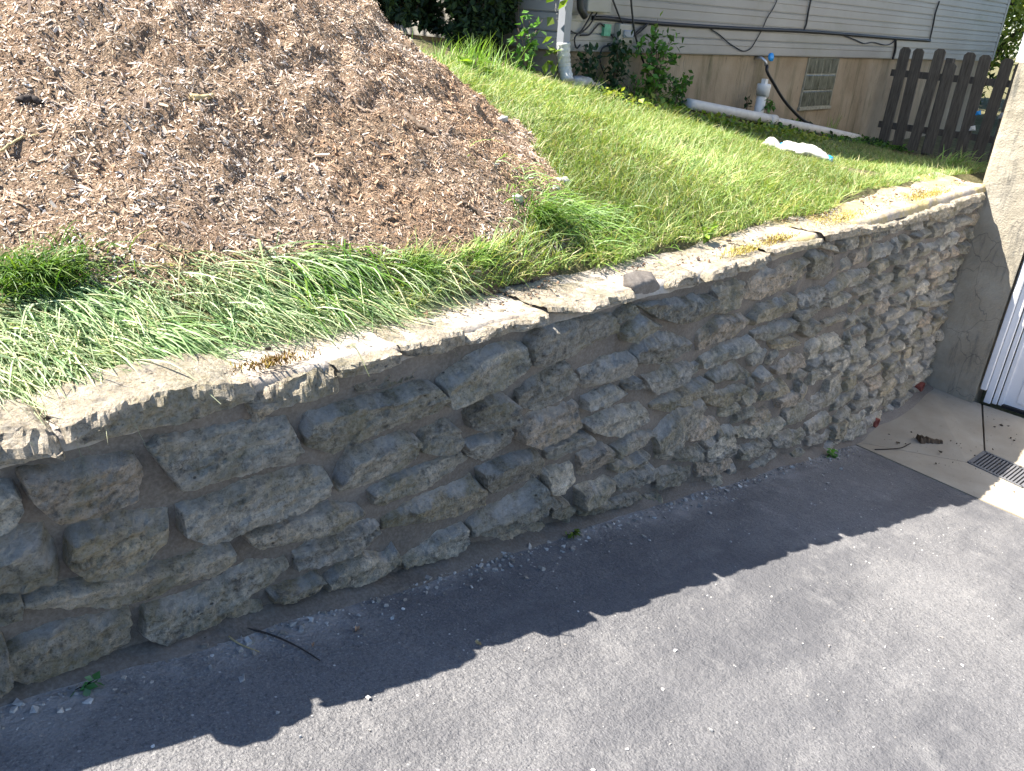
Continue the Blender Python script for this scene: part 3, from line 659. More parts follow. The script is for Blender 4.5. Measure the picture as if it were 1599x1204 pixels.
MB().box((6.8, -2.1, 2.3), (13.8, 2.3, 2.42)).build('roof', M['roof'], ga)
MB().box((7.1, -1.15, -0.5), (7.32, 1.53, -0.13)).build('lintel', M['white'], ga)
MB().box((7.5, -1.15, -2.8), (7.6, 1.53, -0.13)).build('inner_shade', M['dark'], ga)
bevel(MB().box((7.10, 1.465, -2.60), (7.135, 1.512, -0.5)).build('outer_trim', M['white'], ga), 0.008, 3)
bevel(MB().box((7.14, 1.415, -2.715), (7.165, 1.468, -0.5)).build('door_stop', M['white'], ga), 0.008, 3)
bevel(MB().box((7.17, 1.375, -2.715), (7.19, 1.412, -0.5)).build('door_stop', M['white'], ga), 0.008, 3)
bevel(MB().box((7.195, 1.335, -2.72), (7.23, 1.372, -0.5)).build('door_stop', M['white'], ga), 0.008, 3)
dr = MB().box((7.215, -1.15, -2.70), (7.26, 1.345, -0.5)).build('overhead_door', M['white'], ga)
for k in range(4):
    z = -2.66 + k * 0.53
    for j in range(4):
        y = -1.05 + j * 0.6; bevel(MB().box((7.205, y, z), (7.216, y + 0.5, z + 0.42)).build('door_panel', M['white'], dr), 0.006)
MB().box((7.19, -1.15, -2.728), (7.27, 1.34, -2.702)).build('door_seal', M['black'], ga)

# ------------------------------------------------------------------ the neighbouring house
HY, HX0, HX1 = 5.0, 5.45, 16.55
ho = thing('house', 'grey vinyl sided house on a stained tan foundation beyond the lawn', 'building')
ZS, RV = -0.287, 0.149
def lap(k, x0, x1, side=False):
    """one course of siding: bottom edge stands 14 mm proud of the course below, with the moulded shadow line"""
    z = ZS + k * RV; pr = [(0.002, z + 0.001), (0.021, z), (0.022, z + 0.012), (0.017, z + RV * 0.55), (0.021, z + RV * 0.6), (0.016, z + RV - 0.014), (0.002, z + RV - 0.012)]
    v = []
    for xx in (x0, x1):
        for d, zz in pr: v.append([xx, HY - d, zz] if not side else [HX0 - d, xx, zz])
    n = len(pr); f = [[i, i + n, i + n + 1, i + 1] for i in range(n - 1)] + []
    return v, f
for k in range(0, 32):
    # two lengths of board with a butt seam where the photograph shows one
    seams = [HX0 + 0.02, HX1 - 0.08] if k % 3 else [HX0 + 0.02, [10.0, 13.1, 8.6][k // 3 % 3], HX1 - 0.08]
    for a_, b_ in zip(seams[:-1], seams[1:]):
        MB().raw(*lap(k, a_ + 0.001, b_ - 0.001)).build('siding_board', M['siding'], ho)
    MB().raw(*lap(k, HY + 9.0, HY + 0.02, True)).build('siding_board', M['siding'], ho)
MB().box((HX0, HY, ZS - 0.005), (HX1, HY + 9, 4.45)).build('wall_core', M['greybox'], ho)
MB().box((HX0 - 0.022, HY - 0.022, ZS), (HX0 + 0.07, HY - 0.001, 4.45)).build('corner_board', M['beige'], ho)
MB().box((HX1 - 0.07, HY - 0.022, ZS), (HX1 + 0.022, HY - 0.001, 4.45)).build('corner_board', M['siding'], ho)
zs = np.linspace(-2.0, ZS - 0.004, 20); xs = np.arange(HX0 + 0.03, HX1 - 0.02, 0.1); X, Z = np.meshgrid(xs, zs, indexing='ij')
add('foundation', np.stack([X, HY + 0.03 + 0.006 * fbm(p3(X * 3, Z * 3, 2), 3), Z], -1).reshape(-1, 3), grid_faces(len(xs), len(zs)), M['foundation'], ho)
MB().box((HX0 + 0.03, HY + 0.05, -2.0), (HX1 - 0.02, HY + 9, ZS - 0.004)).build('foundation_core', M['foundation'], ho)
rf = MB(); x0, x1, ym, yb = HX0 - 0.4, HX1 + 0.4, HY + 4.5, HY + 9.4
rf.raw([[x0, HY - 0.4, 4.4], [x1, HY - 0.4, 4.4], [x1, ym, 6.4], [x0, ym, 6.4], [x1, yb, 4.4], [x0, yb, 4.4]], [[0, 1, 2, 3], [3, 2, 4, 5], [0, 5, 4, 1]], [[0, 3, 5], [1, 4, 2]]); rf.build('roof', M['roof'], ho)
# glass block window
gx0, gx1, gz0, gz1 = 9.93, 10.72, -0.875, ZS - 0.01
win = MB().box((gx0 - 0.03, HY - 0.005, gz0 - 0.035), (gx1 + 0.03, HY + 0.06, gz0)).box((gx0 - 0.012, HY + 0.01, gz0), (gx0, HY + 0.06, gz1)).box((gx1, HY + 0.01, gz0), (gx1 + 0.012, HY + 0.06, gz1)).build('basement_window', M['grout'], ho)
for i in range(4):
    for j in range(3):
        w, h = (gx1 - gx0) / 4, (gz1 - gz0) / 3
        bevel(MB().box((gx0 + i * w + 0.005, HY + 0.008, gz0 + j * h + 0.005), (gx0 + (i + 1) * w - 0.005, HY + 0.06, gz0 + (j + 1) * h - 0.005)).build('glass_block', M['glass'], win), 0.012, 2)
MB().box((gx0, HY + 0.016, gz0), (gx1, HY + 0.055, gz1)).build('joint_grout', M['grout'], win)
# downspout at the corner, with its flexible elbow
ds = MB().box((5.37, 4.90, -0.27), (5.45, 4.975, 4.4)).build('downspout', M['gutter'], ho)
el = spline([(5.41, 4.93, -0.22), (5.42, 4.925, -0.33), (5.435, 4.915, -0.42), (5.42, 4.86, -0.52)], 22)
MB().tube(el, 0.055 + 0.004 * np.sin(np.arange(22) * 2.2), 14).build('elbow', M['dirtywhite'], ds, True)
# boxes and spigot on the wall
b0 = at_y(958, 36, HY); b1 = at_y(977, 68, HY)
ub = bevel(MB().box((b0[0], HY - 0.08, b1[2]), (b1[0], HY - 0.015, b0[2])).build('utility_box', M['beige'], ho), 0.01)
bevel(MB().box((b0[0] + 0.05, HY - 0.1, b1[2] + 0.05), (b1[0] - 0.02, HY - 0.079, b0[2] - 0.05)).build('cover', M['greybox'], ub), 0.01)
t0 = at_y(938, 37, HY); t1 = at_y(944, 56, HY)
MB().box((t0[0], HY - 0.05, t1[2]), (t1[0] + 0.02, HY - 0.012, t0[2])).build('ground_terminal', M['green'], ho)
m0 = at_y(905, 0, HY); mb_ = at_y(940, 20, HY)
bevel(MB().box((m0[0], HY - 0.1, mb_[2]), (mb_[0], HY - 0.012, 0.7)).build('meter_panel', M['siding'], ho), 0.01)
MB().tube(spline([at_y(906, -8, 4.9), at_y(906, 10, 4.9), at_y(909, 18, 4.9), at_y(913, 25, 4.92)], 12), 0.03, 10).build('conduit', M['black'], ho, True)
sp = at_y(1190, 91, HY - 0.06)
spg = MB().tube([(sp[0], HY + 0.03, sp[2]), (sp[0], HY - 0.06, sp[2]), (sp[0] + 0.02, HY - 0.10, sp[2] - 0.03), (sp[0] + 0.03, HY - 0.11, sp[2] - 0.08)], 0.018, 8).build('spigot', M['metal'], ho, True)
th = np.linspace(0, 2 * math.pi, 13)[:-1]
MB().tube([(sp[0] + 0.06, HY - 0.12, sp[2] + 0.015), (sp[0] + 0.06, HY - 0.145, sp[2] + 0.02)], 0.045, 10).build('handle', M['blue'], spg, True)

# cables on the house wall
def cable(pts, r, label, y=None, name='cable', mat='black', group=None):
    y = y or HY - 0.03
    q = [at_y(a, b, y - (c if len(t) > 2 else 0)) if True else 0 for t in pts for a, b, *c_ in [t] for c in [c_[0] if c_ else 0]]
    o = MB().tube(spline(q, 8 + 6 * len(q)), r, 6).build(name, M[mat], None, True); return tag(o, label, 'cable', group)
cable([(925, 28), (950, 29), (985, 33), (1050, 38), (1120, 42.5), (1190, 46), (1250, 48.5), (1300, 52), (1350, 56), (1400, 60), (1452, 63.5)], 0.021, 'thick black cable bundle running the length of the grey siding')
cable([(957, 0), (968, 28), (976, 42), (985, 49), (991, 52), (1000, 45), (1012, 37)], 0.008, 'black cable dropping from above the white utility box and rising to the bundle', HY - 0.05)
cable([(985, -6), (987, 18), (991, 50), (999, 80), (1009, 108), (1017, 131)], 0.009, 'long black cable hanging from the siding down to the leafy plant', HY - 0.09)
cable([(884, 42), (894, 50), (905, 52), (920, 40), (932, 20), (937, 9), (936, 6), (930, 10), (918, 32), (908, 48), (898, 58), (898, 70), (901, 75), (906, 70)], 0.007, 'tangled loop of black cable beside the downspout', HY - 0.05)
cable([(906, 55), (920, 54), (930, 43), (938, 37), (950, 50), (962, 64), (965, 72)], 0.007, 'black cable running through the green terminal block', HY - 0.04)
cable([(944, 116), (938, 100), (937, 86), (942, 74), (952, 71), (968, 68), (985, 59), (999, 50), (1010, 40)], 0.007, 'black cable curling from the foundation up past the utility box', HY - 0.05)
cable([(1110, 45.5), (1123, 54), (1138, 67), (1152, 76), (1162, 80), (1172, 76), (1180, 64), (1190, 46), (1198, 28), (1208, 12), (1215, -4)], 0.006, 'thin black cable sagging in a deep loop below the bundle', HY - 0.035)
cable([(1255, 48), (1259, 38), (1262, 20), (1267, -4)], 0.011, 'black cable rising straight up the siding above the glass block window', HY - 0.035)
cable([(1318, 55), (1335, 62), (1350, 68), (1363, 66), (1380, 70), (1390, 69), (1398, 63)], 0.007, 'short slack black cable looped under the bundle right of the window', HY - 0.035)
cable([(1399, 60), (1398, 78), (1394, 93)], 0.016, 'short black cable drop at the lower end of the bundle', HY - 0.035)
cable([(1467, 2), (1461, 20), (1457, 40), (1452, 62)], 0.011, 'black cable climbing the siding above the fence', HY - 0.035)

# ------------------------------------------------------------------ fence between house and garage
FX = 12.0
fe = thing('picket_fence', 'dark weathered dog-eared picket fence between the house and the garage', 'fence')
y = 4.72; k = 0
while y > 2.05:
    w = 0.14; zt = -0.115 - 0.055 * (4.72 - y) + random.uniform(-0.012, 0.012); zb_ = float(lawn_z(FX, y)) + 0.03; ln_ = random.uniform(-0.03, 0.03); zt += random.uniform(-0.02, 0.02)
    if k in (3,): zt -= 0.10
    c = 0.035
    pts = [(y - w / 2, zb_), (y + w / 2, zb_), (y + w / 2, zt - c), (y + w / 2 - c, zt), (y - w / 2 + c, zt), (y - w / 2, zt - c)]
    v = np.array([[FX, a_ + ln_ * (b_ - zb_), b_] for a_, b_ in pts] + [[FX + 0.02, a_ + ln_ * (b_ - zb_), b_] for a_, b_ in pts])
    f = [[i, (i + 1) % 6, 6 + (i + 1) % 6, 6 + i] for i in range(6)]
    o = MB().raw(v, f + [[0, 5, 2, 1], [5, 4, 3, 2], [6, 7, 8, 11], [11, 8, 9, 10]]).build('picket', M['fence'], fe)
    t_ = random.uniform(0.8, 1.15); o.color = (t_, t_, t_ * 0.97, 1)
    y -= 0.208; k += 1
for z0 in (-0.50, -1.18):
    o = MB().box((FX + 0.022, 2.0, z0), (FX + 0.06, 4.85, z0 + 0.085)).build('rail', M['fence'], fe); o.color = (0.8, 0.8, 0.8, 1)
for y in (4.15, 2.2):
    o = MB().box((FX + 0.062, y - 0.045, -1.6), (FX + 0.15, y + 0.045, -0.22)).build('post', M['fence'], fe); o.color = (0.9, 0.9, 0.9, 1)
for px, py, r_, mt, lb in ((1528, 177, 0.035, 'blue', 'small bright blue scrap behind the fence pickets'), (1519, 201, 0.04, 'pvc', 'small white scrap low behind the fence pickets'), (1566, 181, 0.05, 'greybox', 'grey blue scrap behind the fence next to the stucco pier')):
    p = at_x(px, py, FX - 0.04); s_ = np.array([[0, -1, -.4], [0, 1, -.8], [0, .8, .6], [0, -.5, 1.1], [.5, 0, 0], [-.3, 0, 0]]) * r_ + p
    tag(MB().raw(s_, [], [[0, 1, 4], [1, 2, 4], [2, 3, 4], [3, 0, 4], [1, 0, 5], [2, 1, 5], [3, 2, 5], [0, 3, 5]]).build('plastic_scrap', M[mt], None), lb, 'scrap')

# ------------------------------------------------------------------ pipes, hose, sack, stones by the house
def gz(x, y): return float(lawn_z(x, y))
pp = [at_y(a, b, 4.74) for a, b in ((1072, 170), (1110, 177), (1150, 185), (1195, 192))]; pp = [(p[0], 4.74 - 0.02 * i, gz(p[0], 4.74) + 0.055) for i, p in enumerate(pp)]
pp2 = [(pp[-1][0] - 0.02, 4.68, gz(pp[-1][0], 4.68) + 0.055), (9.6, 4.66, gz(9.6, 4.66) + 0.055), (10.9, 4.62, gz(10.9, 4.62) + 0.045)]
dp = thing('drain_pipe', 'long pale grey drain pipe lying on the soil along the foundation', 'pipe')
MB().tube(spline(pp, 12), 0.052, 14).build('pipe_length', M['greyplastic'], dp, True); MB().tube(spline(pp2, 12), 0.05, 14).build('pipe_length', M['greyplastic'], dp, True)
MB().tube([pp[-1] - np.array((0.06, 0, 0)), pp[-1] + np.array((0.07, -0.01, -0.01))], 0.06, 14).build('pipe_collar', M['greyplastic'], dp, True)
c = at_y(1181, 190, 4.8); cl = thing('cleanout_pipe', 'upright white plastic cleanout pipe with a capped collar against the foundation', 'pipe')
cb = np.array([c[0], 4.8, gz(c[0], 4.8) - 0.1]); tp_ = at_y(1187, 131, 4.8)
MB().tube([cb, (cb[0] + 0.02, 4.8, tp_[2] - 0.1)], 0.055, 16).build('pipe_length', M['pvc'], cl, True)
co = MB().tube([(cb[0] + 0.02, 4.8, tp_[2] - 0.13), (cb[0] + 0.022, 4.8, tp_[2] - 0.125), (cb[0] + 0.024, 4.8, tp_[2] - 0.02), (cb[0] + 0.024, 4.8, tp_[2])], [0.06, 0.072, 0.076, 0.07], 16).build('collar', M['pvc'], cl, True)
MB().box((cb[0] - 0.005, 4.775, tp_[2]), (cb[0] + 0.05, 4.825, tp_[2] + 0.05)).build('plug', M['pvc'], co)
hp = [(sp[0] + 0.03, HY - 0.12, sp[2] - 0.07)] + [at_y(a, b, 4.85) for a, b in ((1198, 112), (1209, 132), (1223, 155), (1240, 175), (1256, 189))] + [at_y(1272, 197, 4.75), at_y(1292, 206, 4.66)]
tag(MB().tube(spline(hp, 40), 0.017, 8).build('garden_hose', M['black'], None, True), 'black garden hose arching from the blue handled spigot down to the ground', 'hose')
# white sack lying on the lawn
s0, s1 = np.array(at_z(1192, 232, -0.93)), np.array(at_z(1298, 256, -0.97)); ax = s1 - s0; L = np.linalg.norm(ax); ax /= L; pe = np.cross([0, 0, 1], ax); pe /= np.linalg.norm(pe)
nu, nv = 40, 20; u = np.linspace(0, 1, nu)[:, None]; th = np.linspace(0, 2 * math.pi, nv)[None, :]
wd = 0.12 * (np.clip(u / 0.06, 0.25, 1) * np.clip((1 - u) / 0.2, 0.12, 1)) ** 0.6 * (1 - 0.45 * np.exp(-((u - 0.24) / 0.06) ** 2)); hh = wd * 0.36
ct = s0 + ax * (u * L)[..., None] if False else s0[None, None] + ax[None, None] * (u * L)[..., None]
V = ct + pe * (wd * np.cos(th))[..., None] + np.array([0, 0, 1.0]) * (hh * np.sin(th) + hh * 0.9)[..., None]
V = V + (0.034 * fbm(V * 13, 4, 0.6))[..., None] * np.array([0.6, 0.6, 1.0]); gzv = lawn_z(V[..., 0], V[..., 1]); V[..., 2] += float(np.mean(gzv)) - float(np.mean(V[..., 2].min(1))) + 0.0
sk = add('sack', V.reshape(-1, 3), grid_faces(nu, nv)[:, ::-1], M['sack']); tag(sk, 'crumpled white sack with blue ends lying on the sunlit grass', 'sack')
for uu, rr in ((0.26, 0.05), (0.97, 0.035)):
    i = int(uu * (nu - 1)); p = V[i].mean(0); MB().tube([p - ax * 0.02 - [0, 0, 0.01], p, p + ax * 0.03], [rr * 0.6, rr, rr * 0.7], 9).build('blue_tie', M['blue'], sk, True)
def rock(px, py, r, label, name='rock', mat='rock', z=None, group=None, sq=(1.3, 1, 0.75)):
    q = ray(px, py); ts = np.linspace(0.0005, 0.009, 5000); P_ = np.outer(ts, q); d = P_[:, 2] - ground_z(P_[:, 0], P_[:, 1]) if z is None else P_[:, 2] - z
    p = P_[np.argmax(d < 0)] + np.array([0, 0, r * 0.25])
    n = 12; th = np.linspace(0, math.pi, n)[:, None]; ph = np.linspace(0, 2 * math.pi, n * 2)[None, :]
    v = np.stack([np.sin(th) * np.cos(ph), np.sin(th) * np.sin(ph), np.cos(th) + 0 * ph], -1)
    v = np.sign(v) * np.abs(v) ** 0.8; v = v * (1 + 0.35 * fbm(v * 1.3 + px, 3))[..., None] * r * np.array(sq) + p
    return tag(add(name, v.reshape(-1, 3), grid_faces(n, n * 2), M[mat]), label, 'rock', group)
rock(878, 286, 0.032, 'white stone at the right tip of the wood chip pile')
rock(867, 296, 0.02, 'small pale stone just left of the white stone at the pile tip')
rock(808, 312, 0.022, 'round grey stone on the lower right edge of the wood chip pile')
rock(786, 188, 0.024, 'grey white stone at the upper right edge of the chip pile beside the lawn')
rock(908, 133, 0.10, 'pale rock on the ground under the downspout elbow', sq=(1.5, 0.8, 0.5))
rock(934, 138, 0.07, 'pale rock right of the downspout among the seed heads', sq=(1.5, 0.8, 0.5))
rock(998, 146, 0.10, 'flat whitish rock in the soil left of the leafy foundation plant', sq=(1.8, 0.8, 0.35))

# ------------------------------------------------------------------ the wood chip pile
pile = thing('mulch_pile', 'tall heap of shredded wood chips on the grass above the stone wall', 'mulch pile')
xs, ys = np.arange(-1.2, 4.4, 0.022), np.arange(1.95, 7.2, 0.022); X, Y = np.meshgrid(xs, ys, indexing='ij'); Zp = pile_z(X, Y); Zl = lawn_z(X, Y)
v = np.stack([X, Y, np.maximum(Zp, Zl - 0.03)], -1).reshape(-1, 3); f = grid_faces(len(xs), len(ys)); keep = (Zp > Zl - 0.012).reshape(-1)[f].any(1)
add('mound', v, f[keep], M['mound'], pile)
def chips(P_, Nn, length, width, thick, bend):
    """box slivers: P_ (n,3) centres; returns verts, faces"""
    n = len(P_); a = RNG.normal(size=(n, 3)); a -= Nn * (np.einsum('ij,ij->i', a, Nn) * RNG.beta(3, 1.2, n))[:, None]; a /= np.linalg.norm(a, axis=1)[:, None]
    b = np.cross(Nn, a) + RNG.normal(size=(n, 3)) * 0.35; b -= a * np.einsum('ij,ij->i', a, b)[:, None]; b /= np.linalg.norm(b, axis=1)[:, None]; c = np.cross(a, b)
    V = np.empty((n, 8, 3)); k = 0
    for sx in (-1, 1):
        tw = RNG.uniform(0.35, 1.0, n)
        for sy in (-1, 1):
            for sz in (-1, 1):
                V[:, k] = P_ + a * (sx * length / 2)[:, None] + b * (sy * width / 2 * tw)[:, None] + c * (sz * thick / 2 + bend * sx * 0)[:, None]; k += 1
    F = np.array([[0, 1, 3, 2], [4, 6, 7, 5], [0, 4, 5, 1], [2, 3, 7, 6], [0, 2, 6, 4], [1, 5, 7, 3]])
    return V, F
def pile_points(n, zone=None):
    x = RNG.uniform(-0.9, 3.7, n); y = RNG.uniform(2.2, 5.2, n)
    z = pile_z(x, y); ok = (z > lawn_z(x, y) - 0.012) & (y - 4.7 < 0.35 * (x - 1.6) + 0.3); x, y, z = x[ok], y[ok], z[ok]
    e = 0.015; nx = -(pile_z(x + e, y) - pile_z(x - e, y)) / (2 * e); ny = -(pile_z(x, y + e) - pile_z(x, y - e)) / (2 * e)
    N_ = np.stack([nx, ny, np.ones_like(nx)], 1); N_ /= np.linalg.norm(N_, axis=1)[:, None]
    return np.stack([x, y, z], 1), N_
PAL = 1.5 * np.array([[0.42, 0.305, 0.205], [0.50, 0.385, 0.275], [0.58, 0.48, 0.375], [0.34, 0.225, 0.145], [0.25, 0.165, 0.105], [0.13, 0.08, 0.05], [0.46, 0.42, 0.38], [0.60, 0.56, 0.50], [0.30, 0.27, 0.25]])
def chip_cols(P_):
    n = len(P_); w = np.array([0.2, 0.2, 0.14, 0.14, 0.1, 0.07, 0.07, 0.05, 0.03]); i = RNG.choice(len(PAL), n, p=w); c = PAL[i] * RNG.uniform(0.75, 1.15, (n, 1)); c = c * 0.82 + c.mean(1, keepdims=True) * np.array([1.2, 1.0, 0.82]) * 0.18
    red = np.clip((fbm(p3(P_[:, 0] * 1.7, P_[:, 1] * 1.7, P_[:, 2] * 1.7 + 4), 3) - 0.05) * 4, 0, 1)[:, None]
    grey = np.clip((fbm(p3(P_[:, 0] * 2.6 + 9, P_[:, 1] * 2.6, P_[:, 2] * 2.6), 3) - 0.22) * 5, 0, 1)[:, None]
    c = c * (1 - red) + c * np.array([0.80, 0.71, 0.63]) * red; g_ = c.mean(1, keepdims=True); c = c * (1 - 0.35 * grey) + (g_ * np.array([1.15, 1.08, 1.0])) * 0.35 * grey
    return c
P_, N_ = pile_points(270000); n = len(P_)
ln_ = RNG.gamma(2.2, 0.0045, n).clip(0.004, 0.045); wi = ln_ * RNG.uniform(0.10, 0.42, n); th_ = wi * RNG.uniform(0.15, 0.5, n)
P_ = P_ + N_ * RNG.gamma(1.3, 0.004, n).clip(0, 0.02)[:, None] - N_ * 0.003
V, F = chips(P_, N_, ln_, wi.clip(0.002, 0.012), th_.clip(0.001, 0.005), 0)
c = np.repeat(chip_cols(P_), 8, 0)
o = add('loose_chips', V.reshape(-1, 3), (np.arange(n)[:, None, None] * 8 + F).reshape(-1, 4), M['chip'], pile, False, c); o['kind'] = 'stuff'
# the largest chips, each a part of its own
protos = []
for k in range(9):
    vv, F = chips(np.zeros((1, 3)), np.array([[0, 0, 1.0]]), np.array([0.06]), np.array([0.016]), np.array([0.006]), 0)
    vv = vv[0]; vv = vv + 0.0015 * RNG.normal(size=vv.shape); protos.append(mesh('wood_chip', vv, F, M['chip'], False, np.tile(PAL[k] * 1.05, (8, 1))))
P_, N_ = pile_points(3000); big = np.argsort(RNG.random(len(P_)))[:290]
for i in big:
    o = link('wood_chip', protos[RNG.choice(9, p=[.14, .16, .16, .08, .06, .08, .14, .12, .06])], pile); s_ = RNG.gamma(5, 0.11).clip(0.3, 1.1) if False else float(np.clip(RNG.gamma(6, 0.07), 0.22, 0.85))
    q = Vector(N_[i]).to_track_quat('Z', 'Y').to_euler(); o.rotation_euler = (q.x + RNG.normal() * 0.3, q.y + RNG.normal() * 0.3, RNG.uniform(0, 6.28)); o.scale = (s_, s_, s_)
    o.location = P_[i] + N_[i] * 0.008
def on_ground(px, py):
    q = ray(px, py); ts = np.linspace(0.0004, 0.009, 6000); A_ = np.outer(ts, q); d = A_[:, 2] - ground_z(A_[:, 0], A_[:, 1]); return A_[np.argmax(d < 0)]
def stick(pix, r, label, mat='bark', lift=0.008, name='stick', cat='stick', taper=0.6):
    q = [on_ground(*p) + np.array([0, 0, lift]) for p in pix]; q = spline(q, 14); q = q + 0.002 * RNG.normal(size=q.shape)
    return tag(MB().tube(q, np.linspace(r, r * taper, len(q)), 7).build(name, M[mat], None, True), label, cat)
stick([(632, 180), (652, 196), (678, 213)], 0.013, 'thick short stick lying halfway up the right side of the chip pile')
stick([(776, 198), (800, 222), (835, 252)], 0.012, 'dark branch at the right foot of the chip pile beside the grass')
stick([(722, 318), (745, 334), (762, 350)], 0.007, 'thin brown stick low on the chip pile near its front edge')
stick([(596, 352), (606, 345), (620, 343)], 0.006, 'short curved twig near the front foot of the chip pile')
stick([(700, 176), (725, 182), (748, 188)], 0.005, 'thin straight stick near the upper right edge of the chip pile')
stick([(0, 240), (30, 222), (60, 214)], 0.005, 'long thin pale stick at the far left of the chip pile', 'straw')
stick([(300, 155), (318, 156), (332, 152)], 0.014, 'blunt pale wood chunk high on the chip pile', 'straw')
stick([(32, 162), (48, 158), (66, 163)], 0.016, 'dark curled piece of bark at the upper left of the chip pile', 'twig')
stick([(784, 428), (796, 417), (812, 413), (836, 418)], 0.007, 'bent brown stick on top of the wall at the edge of the grass', 'bark', 0.02)

# ------------------------------------------------------------------ grass
def blades(root, length, width, az, lean, h, grav, seg, col, floor=None, tipcol=None):
    """flat tapering blades: arrays of n; returns verts, faces, colours"""
    n = len(root); s = np.linspace(0, 1, seg + 1)[None, :]
    hor = (length * lean)[:, None] * (s ** 1.25); ver = length[:, None] * (h[:, None] * s - grav[:, None] * s * s)
    d = np.stack([np.cos(az), np.sin(az), np.zeros(n)], 1); C_ = root[:, None, :] + d[:, None, :] * hor[..., None]; C_[..., 2] += ver
    if floor is not None:
        fz = floor(C_[..., 0], C_[..., 1]); C_[..., 2] = np.maximum(C_[..., 2], fz + 0.004 + 0.012 * s * RNG.random((n, 1)))
    sd_ = np.stack([-np.sin(az), np.cos(az), RNG.normal(size=n) * 0.5], 1); sd_ /= np.linalg.norm(sd_, axis=1)[:, None]
    w = (width[:, None] * (1 - s ** 2.2) * 0.5)[..., None] * sd_[:, None, :]
    Lf, Rt = C_[:, :-1] - w[:, :-1], C_[:, :-1] + w[:, :-1]
    V = np.concatenate([np.stack([Lf, Rt], 2).reshape(n, -1, 3), C_[:, -1:]], 1); m = 2 * seg + 1
    q = np.array([[2 * i, 2 * i + 1, 2 * i + 3, 2 * i + 2] for i in range(seg - 1)]); t = np.array([[2 * seg - 2, 2 * seg - 1, 2 * seg]])
    b = (np.arange(n) * m)[:, None, None]
    return V.reshape(-1, 3), [(b + q).reshape(-1, 4), (b + t).reshape(-1, 3)] if seg > 1 else [(b + t).reshape(-1, 3)], np.repeat(col, m, 0)
def edge_floor(x, y):
    return np.where(y < 1.87, -9.0, np.where(y < 2.2, ztop(x) + 0.0, lawn_z(x, y)))
G1 = 1.3 * np.array([[0.11, 0.185, 0.045], [0.15, 0.215, 0.062], [0.195, 0.245, 0.085], [0.08, 0.14, 0.035], [0.27, 0.285, 0.10], [0.36, 0.31, 0.17]])
def gcol(n, p, pal=G1): return pal[RNG.choice(len(pal), n, p=p)] * RNG.uniform(0.75, 1.2, (n, 1))
# lawn
n = 260000; x = RNG.uniform(1.6, 10.5, n); y = RNG.uniform(2.08, 4.95, n)
edge = 2.10 + 0.09 * fbm(p3(x * 2.1, 0, 4), 3) + 0.05 * np.clip((x - 2.2), 0, 1) + 0.07 * np.clip(x - 4.5, 0, 1.5)
pz = pile_z(x, y) - lawn_z(x, y); bed = 4.32 + 0.05 * fbm(p3(x * 2, 1, 4), 2) + 0.5 * np.clip((5.6 - x), 0, 1); bare = fbm(p3(x * 1.9, y * 1.9, 6), 3)
shade = (x - 5.45) > (5.0 - y)                                  # thinner growth in the strip under the house
ok = (y > edge) & (pz < np.where(y < 2.5, 0.07, 0.02)) & (y < bed) & (bare < 0.3 + 0.3 * RNG.random(n)) & ~((x > 6.95) & (y < 2.1)) & ~(shade & (RNG.random(n) < 0.45)) & (RNG.random(n) < np.clip(1.25 - 0.10 * (x - 2), 0.35, 1))
x, y = x[ok], y[ok]; n = len(x); cl_ = fbm(p3(x * 3.2, y * 3.2, 2), 3)
ln_ = (0.04 + 0.075 * RNG.random(n) + 0.17 * np.clip(cl_ + 0.1, 0, 1) * RNG.random(n) + 0.09 * (RNG.random(n) < 0.05)) * (1 - 0.35 * np.clip((x - 4.8) / 2, 0, 1))
az = 2.2 * fbm(p3(x * 1.3, y * 1.3, 8), 2) * 2 + RNG.normal(size=n) * 1.6 - 1.2
V, F, C_ = blades(np.stack([x, y, ground_z(x, y) - 0.006], 1), ln_, RNG.uniform(0.003, 0.0062, n), az, RNG.uniform(0.25, 1.0, n), RNG.uniform(0.6, 1.0, n), RNG.uniform(0.1, 0.6, n), 2,
                  gcol(n, [.14, .25, .28, .06, .17, .10]) * (1 + 0.35 * np.clip(fbm(p3(x * 1.1, y * 1.1, 3), 2), -0.6, 0.8))[:, None])
tag(add('lawn_grass', V, F, M['grass'], None, True, C_), kind='stuff', label='bright green lawn grass between the wall and the house')
# long grass drooping along the wall head in front of the pile
n = 15000; x = RNG.uniform(-0.9, 2.2, n); y = 2.15 + RNG.beta(1.4, 2.4, n) * 0.42 + 0.05 * fbm(p3(x * 2.5, 0, 2), 2) - 0.16 * np.clip((x - 1.5), 0, 0.8)
hole = fbm(p3(x * 3.4, y * 4, 12), 2); ok = (hole > -0.22) & (RNG.random(n) < np.clip(1 - (x - 1.55) * 2.2, 0.05, 1)) & ~((x > 1.6) & (y < 2.17)) & (pile_z(x, y) - lawn_z(x, y) < 0.07) & (y > 2.04); x, y = x[ok], y[ok]; n = len(x)
G2 = 1.95 * np.array([[0.108, 0.15, 0.066], [0.165, 0.205, 0.108], [0.23, 0.26, 0.158], [0.05, 0.095, 0.035], [0.30, 0.30, 0.17], [0.38, 0.33, 0.2]])
az = -1.15 + 0.9 * fbm(p3(x * 2.2, y * 2, 5), 2) + RNG.normal(size=n) * 0.6
V, F, C_ = blades(np.stack([x, y, ground_z(x, y) - 0.006], 1), RNG.gamma(4, 0.042, n).clip(0.05, 0.34), RNG.uniform(0.0022, 0.0056, n), az, RNG.uniform(0.5, 1.0, n), RNG.uniform(0.10, 0.5, n), RNG.uniform(0.35, 0.9, n), 5,
                  gcol(n, [.24, .26, .22, .12, .09, .07], G2), edge_floor)
tag(add('edge_grass', V, F, M['grass'], None, True, C_), kind='stuff', label='pale drooping grass along the head of the wall')
